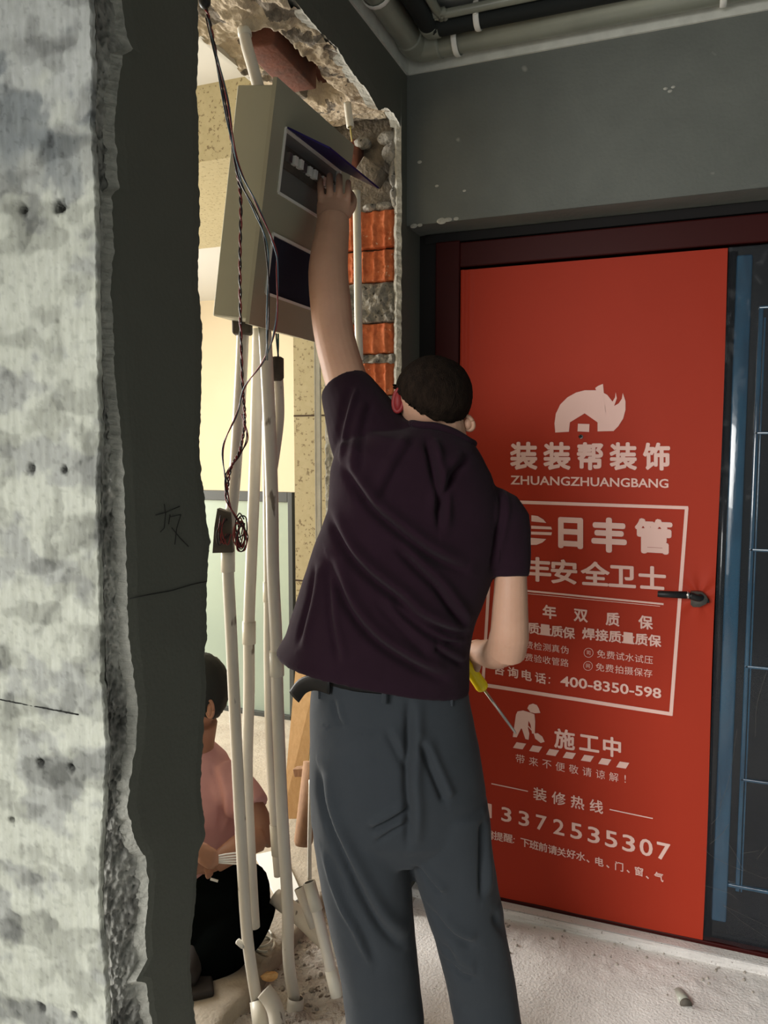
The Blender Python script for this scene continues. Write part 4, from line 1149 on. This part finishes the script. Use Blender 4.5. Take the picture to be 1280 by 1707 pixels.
# trunk inside the shirt
b.rings([(A(640, 760, 1.65), A(800, 800, 1.65), .06, 0), (A(590, 800, 1.65), A(815, 850, 1.65), .08, 0), (A(575, 900, 1.65), A(800, 930, 1.65), .085, 0), (A(560, 1050, 1.65), A(770, 1060, 1.65), .085, 0), (A(545, 1180, 1.65), A(770, 1185, 1.65), .09, 0), (A(545, 1330, 1.65), A(780, 1340, 1.65), .095, 0), (A(560, 1390, 1.65), A(775, 1395, 1.65), .07, 0)])
# left arm up
b.tube([A(655, 770, 1.66), A(615, 705, 1.69), A(585, 655, 1.735), A(567, 600, 1.775), A(556, 552, 1.805), A(551, 505, 1.83), A(547, 455, 1.87), A(550, 415, 1.91), A(554, 385, 1.94), A(555.5, 366, 1.955)],
       [.06, .055, .049, .0465, .0460, .0475, .047, .0440, .041, .039], 22, sub=3)
# left hand: palm, four fingers, thumb
b.tube([A(555, 374, 1.950), A(555, 356, 1.962), A(556.5, 342, 1.970), A(557, 332, 1.974)], [.037, .0405, .0425, .039], 22, flat=(RT, .42), sub=3)
for (x0, x1, y0, y1, y2, r) in ((535.5, 534, 333, 312, 300, .0083), (550, 549.5, 330, 306, 293, .0088), (565, 565.5, 330, 307, 294, .0087), (579, 580.5, 335, 315, 304, .0078)):
    b.tube([A(x0 + (556 - x0) * .25, y0 + 18, 1.968), A(x0, y0, 1.966), A((x0 + x1) / 2, (y0 + y1) / 2, 1.962), A(x1, y1, 1.975), A(x1, y2, 2.002), A(x1 + 1, y2 + 2, 2.022)], [r, r * 1.12, r, r * 1.04, r * .92, r * .75], 12, sub=3)
b.tube([A(575, 358, 1.968), A(585, 346, 1.985), A(588, 333, 2.005), A(584, 322, 2.025)], [.015, .0120, .0105, .009], 12, sub=3)
# right arm down, bent, hand in front
b.tube([A(790, 860, 1.65), A(828, 895, 1.65), A(848, 930, 1.635), A(851, 975, 1.62), A(850, 1020, 1.62), A(849, 1060, 1.625), A(845, 1088, 1.645)], [.04, .036, .034, .0345, .0380, .0415, .040], 22, sub=3)
b.tube([A(845, 1062, 1.63), A(838, 1082, 1.66), A(822, 1090, 1.71), A(808, 1088, 1.76), A(797, 1087, 1.80)], [.038, .037, .034, .030, .027], 22, sub=3)
b.tube([A(799, 1086, 1.79), A(790, 1090, 1.83), A(783, 1094, 1.86)], [.029, .033, .028], 20, flat=(UZ, .6), sub=3)
SD0 = A(781, 1112, 1.815); SD1 = A(807, 1150, 1.815); SDE = A(860, 1223, 1.815)
sdir = (SD1 - SD0).normalized()
for k in range(4):                                          # fingers wrapped round the handle
    c0 = SD0 - sdir * .004 - sdir * (.0175 * k)
    sdp = sdir.cross(FH).normalized()
    ring = [c0 + FH * cos(a) * .0225 + sdp * sin(a) * .0225 for a in [radians(q) for q in (100, 60, 10, -40, -90, -140, -175)]]
    b.tube([A(788, 1094, 1.85)] + ring, [.011] + [.0088] * 7, 12, sub=3)
b.tube([A(792, 1090, 1.82), A(796, 1103, 1.808), A(793, 1118, 1.812)], [.014, .0115, .0095], 12, sub=3)
# legs inside the trousers, down to the shoes
b.tube([A(610, 1350, 1.65), A(620, 1550, 1.64), A(645, 1750, 1.62), A(648, 1890, 1.62)], [.085, .06, .05, .042], 18, sub=3)
b.tube([A(735, 1350, 1.65), A(780, 1550, 1.64), A(808, 1750, 1.62), A(815, 1880, 1.62)], [.085, .06, .05, .042], 18, sub=3)
skin_build('body', b, .0029, M['skin'], man, smooth=3)
# ears
def ear(c, parent, m, rx=.011, rz=.030, rot=0.0, lab=None):
    e = MB(); R = Matrix.Rotation(rot, 3, FH)
    pts = [c + R @ (RT * (.010 * cos(a)) + FH * (-.004 * cos(a)) + UZ * (rz * sin(a) * (1 if sin(a) > 0 else .85))) for a in [radians(q) for q in range(0, 360, 30)]]
    pts.append(pts[0]); e.tube(pts, .0048, 8, sub=2)
    e.ball(c, (.009, .009, rz * .8), n=12)
    o = e.build('ear', m, parent)
    if lab: o['label'] = lab
ear(A(664, 669, 1.635), man, M['ear'], rz=.025, rot=.1, lab='red left ear')
ear(A(780, 706, 1.655), man, M['skin'], rz=.017, rot=-.5)
for sx in (-.03, .03):
    MB().ball(hp_(sx, .086, .012), .0115, n=12).build('eye', M['white'], man)
# hair: a cap over the back and top of the head
h = MB(); Rm = Matrix(((RT.x, FH.x, 0), (RT.y, FH.y, 0), (0, 0, 1)))
h.ball(hc + UZ * .002, 1, Rm @ Matrix.Diagonal((.0830, .101, .0835)), n=72)
bm = bmesh.new(); me = bpy.data.meshes.new('t'); me.from_pydata([tuple(v) for v in h.v], [], h.f); bm.from_mesh(me)
pA = A(656, 668, 1.60); pB = A(700, 694, 1.56); pC = A(772, 724, 1.60)
ax = (pC - pA).normalized(); nrm = ax.cross((FH * 1.0 + UZ * .62).normalized())
if nrm.z < 0: nrm = -nrm
bmesh.ops.bisect_plane(bm, geom=bm.verts[:] + bm.edges[:] + bm.faces[:], plane_co=pA + UZ * .006, plane_no=nrm, clear_inner=True)
bmesh.ops.bisect_plane(bm, geom=bm.verts[:] + bm.edges[:] + bm.faces[:], plane_co=hc + FH * .068 + UZ * .03, plane_no=(FH - UZ * .9).normalized(), clear_outer=True)
bmesh.ops.subdivide_edges(bm, edges=bm.edges[:], cuts=1)
bm.verts.ensure_lookup_table(); bm.verts.index_update()
hv = []
for v in bm.verts:
    d = (v.co - hc); 
    jag = (UZ * (.004 * noise.noise(v.co * 130) + .003 * noise.noise(v.co * 40))) if v.is_boundary and d.dot(FH) < .0 else Vector((0, 0, 0))
    hv.append(v.co + jag + d.normalized() * (.0012 * fbm(v.co, 160, 2) + .002 * fbm(v.co, 26, 2)))
ho = link('hair', hv, [[v.index for v in f.verts] for f in bm.faces], M['hair'], man)
sd_ = ho.modifiers.new('s', 'SOLIDIFY'); sd_.thickness = .008; sd_.offset = -1
bm.free()

# shirt
s = MB(); d = 1.65
s.rings([(A(688, 710, d), A(786, 733, d), .066, .0), (A(660, 716, d), A(801, 756, d), .092, .0), (A(606, 716, d), A(818, 790, d), .115, .0), (A(562, 738, d), A(832, 835, d), .124, .0),
         (A(551, 785, d), A(836, 880, d), .125, 0), (A(546, 850, d), A(832, 930, d), .13, 0), (A(521, 920, d), A(812, 985, d), .132, 0), (A(494, 1000, d), A(790, 1040, d), .134, 0),
         (A(476, 1060, d), A(782, 1090, d), .136, 0), (A(462, 1086, d), A(781, 1122, d), .136, 0), (A(466, 1094, d), A(781, 1150, d), .134, 0), (A(505, 1100, d), A(780, 1151, d), .130, 0), (A(535, 1108, d), A(779, 1152, d), .118, 0)], n=64, e=2.25)
s.tube([A(650, 790, 1.66), A(615, 725, 1.69), A(596, 685, 1.715), A(575, 645, 1.745)], [.10, .088, .075, .0585], 26, sub=3)
s.tube([A(790, 860, 1.65), A(832, 868, 1.645), A(846, 905, 1.635), A(851, 962, 1.62)], [.075, .064, .050, .0385], 24, sub=3)
s.tube([A(640, 722, 1.66), A(690, 745, 1.65)], [.042, .05], 18)
K4 = lambda x, y: (450 + x / 2.627, 550 + y / 2.627)
def fo(pts, amp, wid): return ([K4(*p) for p in pts], amp, wid)
SF = [fo([(320, 610), (430, 770), (560, 880), (700, 985), (850, 1060)], .020, .020),
      fo([(240, 820), (330, 975), (430, 1075), (560, 1175), (650, 1260), (780, 1330), (870, 1360)], .022, .020),
      fo([(250, 1020), (330, 1200), (450, 1345), (600, 1450), (760, 1540)], .019, .020),
      fo([(550, 950), (640, 1040), (730, 1130), (800, 1230), (860, 1320)], .017, .018),
      fo([(690, 480), (712, 600), (738, 740), (742, 870)], .017, .016),
      fo([(745, 800), (790, 660), (880, 560)], .013, .018),
      fo([(480, 760), (560, 600), (640, 470)], .008, .018),
      fo([(300, 570), (330, 400), (370, 230)], -.008, .014),
      fo([(395, 640), (400, 450), (440, 300)], .007, .016),
      fo([(1040, 690), (1030, 820), (1005, 960), (985, 1080)], .008, .012),
      fo([(180, 1040), (160, 1200), (110, 1400)], .008, .014), fo([(240, 1040), (260, 1250), (300, 1450)], .008, .014),
      fo([(540, 1200), (640, 1290), (760, 1370), (850, 1400)], .015, .014),
      fo([(720, 1390), (780, 1440), (860, 1500)], .010, .012),
      fo([(460, 1180), (600, 1330), (700, 1440)], .007, .02)]
skin_build('tshirt', s, .0046, M['shirt'], man, smooth=3, fn=fold_fn(SF, 1.53))
co_ = MB()
col = [A(690, 707, 1.61), A(702, 709, 1.595), A(727, 711, 1.587), A(757, 721, 1.592), A(782, 736, 1.61), A(788, 740, 1.66), A(770, 740, 1.72), A(720, 726, 1.73), A(690, 713, 1.70), A(685, 707, 1.65), A(690, 707, 1.61)]
co_.tube(col, .0085, 10, sub=4); co_.build('collar', M['shirt'], man)
# trousers
t = MB(); d = 1.65
t.rings([(A(524, 1112, d), A(776, 1124, d), .108, 0), (A(518, 1165, d), A(783, 1172, d), .118, 0), (A(516, 1240, d), A(797, 1240, d), .130, 0), (A(516, 1310, d), A(809, 1310, d), .134, 0), (A(519, 1370, d), A(812, 1370, d), .122, 0), (A(545, 1415, d), A(795, 1415, d), .09, 0)], n=56)
t.rings([(A(520, 1330, d), A(690, 1330, d), .115, 0), (A(523, 1400, d), A(682, 1400, d), .112, 0), (A(537, 1480, d), A(686, 1480, d), .105, 0), (A(553, 1560, d), A(692, 1560, d), .100, 0), (A(569, 1630, d), A(700, 1630, d), .097, 0), (A(577, 1700, 1.63), A(706, 1700, 1.63), .094, 0), (A(585, 1800, 1.62), A(706, 1800, 1.62), .09, 0), (A(592, 1888, 1.62), A(704, 1888, 1.62), .09, 0)], n=40)
t.rings([(A(672, 1330, d), A(812, 1330, d), .115, 0), (A(676, 1400, d), A(817, 1400, d), .112, 0), (A(694, 1470, d), A(828, 1470, d), .105, 0), (A(720, 1550, d), A(843, 1550, d), .100, 0), (A(741, 1630, d), A(858, 1630, d), .097, 0), (A(756, 1705, 1.63), A(868, 1705, 1.63), .094, 0), (A(762, 1800, 1.62), A(872, 1800, 1.62), .09, 0), (A(764, 1888, 1.62), A(872, 1888, 1.62), .09, 0)], n=40)
K3 = lambda x, y: (450 + x / 2.811, 1100 + y / 2.811)
def ft(pts, amp, wid): return ([K3(*p) for p in pts], amp, wid)
TF = [ft([(650, 200), (648, 400), (640, 560), (650, 700), (645, 860)], .016, .020),
      ft([(215, 560), (240, 700), (300, 860), (400, 1060), (500, 1250), (620, 1400)], .017, .022),
      ft([(700, 380), (750, 500), (800, 620), (820, 660)], .013, .016),
      ft([(480, 790), (560, 745), (650, 690)], .012, .014), ft([(500, 850), (580, 790), (640, 760)], .008, .012),
      ft([(1010, 800), (1005, 960), (1000, 1150)], .012, .016), ft([(680, 1000), (750, 1080), (800, 1130)], .010, .016),
      ft([(760, 1230), (860, 1330), (960, 1370)], .011, .020), ft([(830, 1480), (900, 1520), (970, 1530)], .010, .016), ft([(820, 1390), (880, 1470), (960, 1500)], .008, .02),
      ft([(240, 950), (330, 1180), (400, 1300), (470, 1460)], -.010, .016),
      ft([(290, 210), (310, 290), (340, 330)], .006, .012), ft([(540, 330), (600, 440), (640, 520)], .006, .016), ft([(1060, 1250), (1100, 1330), (1150, 1420)], .008, .016),
      ft([(220, 345), (380, 346), (520, 352)], .003, .004)]
tr = skin_build('trousers', t, .0048, M['trouser'], man, smooth=9, fn=fold_fn(TF, 1.53))
# belt
be = MB()
ring = []
for k in range(41):
    a = 2 * pi * k / 40
    L_ = A(521, 1112, 1.65); R_ = A(778, 1122, 1.65); c_ = (L_ + R_) / 2
    ring.append(c_ + (R_ - L_) / 2 * cos(a) * 1.012 - FH * .113 * sin(a))
be.tube(ring, .017, 10, flat=(UZ, .18))
be.tube([A(550, 1145, 1.555), A(524, 1138, 1.58), A(504, 1144, 1.60), A(490, 1162, 1.61)], .0165, 10, flat=(UZ, .18), sub=4)
be.build('belt', M['belt'], man)
for (x, y) in ((533, 1146), (640, 1154), (752, 1158)):
    lp = MB(); t_ = (x - 650) / 130; yy = 1.65 - .121 * math.sqrt(max(0, 1 - t_ * t_)) ** .9 - .006
    lp.box(A(x, y, yy), (.009, .004, .048), Matrix.Rotation(YAW - t_ * .8, 3, 'Z'), 0, .001)
    lp.build('belt_loop', M['trouser'], man)
for (x, y0) in ((645, 1890), (815, 1888)):
    sh = MB(); c_ = A(x, y0, 1.62); c_.z = 0
    sh.rings([], n=4) if False else None
    sh.box(c_ + FH * .06 + UZ * .012, (.10, .28, .024), Matrix.Rotation(YAW, 3, 'Z'), 0, .01)
    sh.tube([c_ + FH * -.05 + UZ * .045, c_ + FH * .03 + UZ * .05, c_ + FH * .12 + UZ * .035, c_ + FH * .18 + UZ * .028], [.042, .046, .042, .026], 16, flat=(RT, .85), sub=3)
    sh.build('shoe', M['shoe'], man)

# screwdriver held in the right hand
sdv = empty('screwdriver', SD0, 'yellow handled screwdriver held low in the standing man\'s right hand', 'screwdriver')
q0 = SD0 - sdir * .065
MB().tube([q0, q0 + sdir * .006, SD0 - sdir * .02, SD0, SD1 - sdir * .012, SD1 - sdir * .004, SD1], [.011, .016, .0155, .0145, .0160, .0140, .008], 14).build('handle', M['yellow'], sdv)
MB().tube([SD1 - sdir * .002, SDE - (SDE - SD1) * .08, SDE], [.0034, .0032, .0018], 10).build('shaft', M['steel'], sdv)

# ------------------------------------------------------------------ the person squatting beyond the opening
sq = empty('person', at(330, 1690, 2.1), 'squatting person in pink shirt and black trousers beyond the opening, partly behind the pier', 'person')
b = MB()
qc = A(334, 1150, 2.22)
b.ball(qc, 1, Rm @ Matrix.Diagonal((.074, .09, .10)), n=24)
b.tube([qc + UZ * -.06 + RT * -.02, qc + UZ * -.10 + RT * -.035 + FH * -.01], [.055, .035], 16)
b.tube([qc + RT * -.082 + UZ * -.01, qc + RT * -.098 + UZ * -.035, qc + RT * -.088 + UZ * -.045], [.009, .012, .010], 10)
b.tube([A(333, 1200, 2.22), A(325, 1245, 2.24), A(320, 1290, 2.26)], [.052, .055, .07], 18)
b.rings([(A(262, 1290, 2.26), A(378, 1290, 2.26), .08, 0), (A(250, 1400, 2.26), A(370, 1400, 2.26), .09, 0), (A(255, 1500, 2.24), A(375, 1500, 2.24), .08, 0)])
b.tube([A(372, 1300, 2.22), A(412, 1345, 2.17), A(434, 1385, 2.14), A(431, 1405, 2.12)], [.05, .046, .040, .038], 18, sub=3)
b.tube([A(432, 1396, 2.12), A(405, 1408, 2.09), A(375, 1428, 2.07), A(358, 1440, 2.06)], [.038, .036, .030, .026], 18, sub=3)
b.tube([A(360, 1438, 2.06), A(345, 1440, 2.05), A(334, 1440, 2.04)], [.026, .030, .026], 16, flat=(UZ, .5), sub=3)
for k in range(4):
    b.tube([A(338, 1434 + k * 5, 2.045), A(326, 1436 + k * 6, 2.035), A(318, 1446 + k * 5, 2.04)], [.0095, .009, .008], 10, sub=2)
b.tube([A(345, 1446, 2.04), A(350, 1456, 2.02), A(343, 1462, 2.01)], [.012, .010, .009], 10, sub=2)
b.tube([A(280, 1330, 2.22), A(285, 1390, 2.12), A(300, 1420, 2.04), A(322, 1425, 2.0)], [.05, .042, .034, .026], 16, sub=3)
b.tube([A(322, 1425, 2.0), A(338, 1420, 1.99), A(350, 1424, 1.985)], [.025, .028, .020], 14, flat=(UZ, .5), sub=2)
for k in range(4):
    b.tube([A(345, 1416 + k * 5, 1.985), A(357, 1420 + k * 5, 1.98), A(360, 1430 + k * 4, 1.99)], [.0095, .009, .008], 10, sub=2)
b.tube([A(335, 1432, 1.985), A(347, 1442, 1.975), A(356, 1444, 1.98)], [.012, .010, .009], 10, sub=2)
b.tube([A(300, 1520, 2.2), A(400, 1500, 2.14), A(340, 1650, 2.08), A(322, 1665, 2.07)], [.06, .05, .045, .04], 16, sub=2)
skin_build('body', b, .0045, M['skin2'], sq, smooth=2)
h = MB(); h.ball(qc + UZ * .004 + RT * .004, 1, Rm @ Matrix.Diagonal((.080, .097, .104)), n=48)
bm = bmesh.new(); me = bpy.data.meshes.new('t'); me.from_pydata([tuple(v) for v in h.v], [], h.f); bm.from_mesh(me)
bmesh.ops.bisect_plane(bm, geom=bm.verts[:] + bm.edges[:] + bm.faces[:], plane_co=A(362, 1197, 2.2), plane_no=(UZ * 1.0 + RT * .95), clear_inner=True)
bm.verts.index_update()
ho = link('hair', [v.co + (v.co - qc).normalized() * .003 * fbm(v.co, 60, 3) for v in bm.verts], [[v.index for v in f.verts] for f in bm.faces], M['foam'], sq)
sd_ = ho.modifiers.new('s', 'SOLIDIFY'); sd_.thickness = .01; sd_.offset = -1
bm.free()
ear(A(350, 1183, 2.14), sq, M['skin2'], rz=.026)
s = MB(); d = 2.25
s.rings([(A(290, 1240, d), A(352, 1238, d), .06, 0), (A(262, 1262, d), A(378, 1262, d), .09, 0), (A(245, 1310, d), A(398, 1305, d), .11, 0), (A(240, 1360, d), A(402, 1350, d), .12, 0), (A(240, 1400, d), A(396, 1392, d), .12, 0), (A(250, 1450, d), A(380, 1440, d), .12, 0)], n=40)
s.tube([A(370, 1300, 2.23), A(400, 1326, 2.19), A(422, 1352, 2.155)], [.075, .062, .054], 20, sub=3)
s.tube([A(290, 1300, 2.23), A(280, 1345, 2.18), A(282, 1375, 2.14)], [.07, .062, .054], 20, sub=3)
SF2 = [([(400, 1300), (385, 1340), (392, 1390)], .008, .014), ([(345, 1290), (365, 1340), (360, 1400)], .008, .02), ([(410, 1320), (420, 1340), (432, 1352)], .005, .01)]
skin_build('shirt', s, .007, M['pink'], sq, smooth=3, fn=fold_fn(SF2, 2.12))
t = MB()
t.tube([A(270, 1500, 2.24), A(330, 1500, 2.20), A(390, 1492, 2.15), A(424, 1489, 2.12)], [.12, .105, .096, .078], 26, sub=3)
t.tube([A(420, 1500, 2.12), A(400, 1540, 2.11), A(350, 1600, 2.09), A(318, 1645, 2.07)], [.074, .082, .080, .064], 24, sub=3)
t.tube([A(330, 1510, 2.18), A(345, 1570, 2.12)], [.09, .08], 20)
t.tube([A(260, 1500, 2.3), A(250, 1560, 2.15), A(262, 1650, 2.08)], [.10, .07, .06], 20, sub=3)
skin_build('trousers', t, .008, M['blackcloth'], sq, smooth=3)
MB().box(A(357, 1467, 2.05), (.022, .002, .007), Matrix.Rotation(YAW, 3, 'Z') @ Matrix.Rotation(.3, 3, 'Y')).build('cloth_tag', M['white'], sq, smooth=False)
for x in (262, 322):
    sh = MB(); c_ = A(x, 1680, 2.06); c_.z = .03
    sh.box(c_ + UZ * .012, (.10, .25, .022), Matrix.Rotation(YAW + .3, 3, 'Z'), 0, .008)
    sh.tube([c_ + FH * .06 + UZ * .04, c_ + UZ * .045, c_ + FH * -.09 + UZ * .03], [.04, .044, .03], 14, flat=(RT, .85), sub=3)
    sh.build('shoe', M['shoe'], sq)
wk2 = MB()
for k in range(5):
    wk2.tube([A(352 + k * 3, 1430 + k * 2, 1.99), A(376 + k * 4, 1424 + k * 4, 2.0), A(412, 1420 + k * 5, 2.02)], .0022, 6, sub=3)
wk2.build('wire_bundle', M['white'], label='white and blue wires gripped in the squatting person\'s hands', cat='wire')
# pale sheet of board on the floor behind the knee
bq = [on_z(x, y, .030) for x, y in ((425, 1430), (470, 1420), (505, 1500), (470, 1520))]
MB().prism([q for q in bq], (0, 0, .012)).build('white_board', M['white'], smooth=False, label='white board scrap on the floor just beyond the squatting person\'s knee', cat='board')
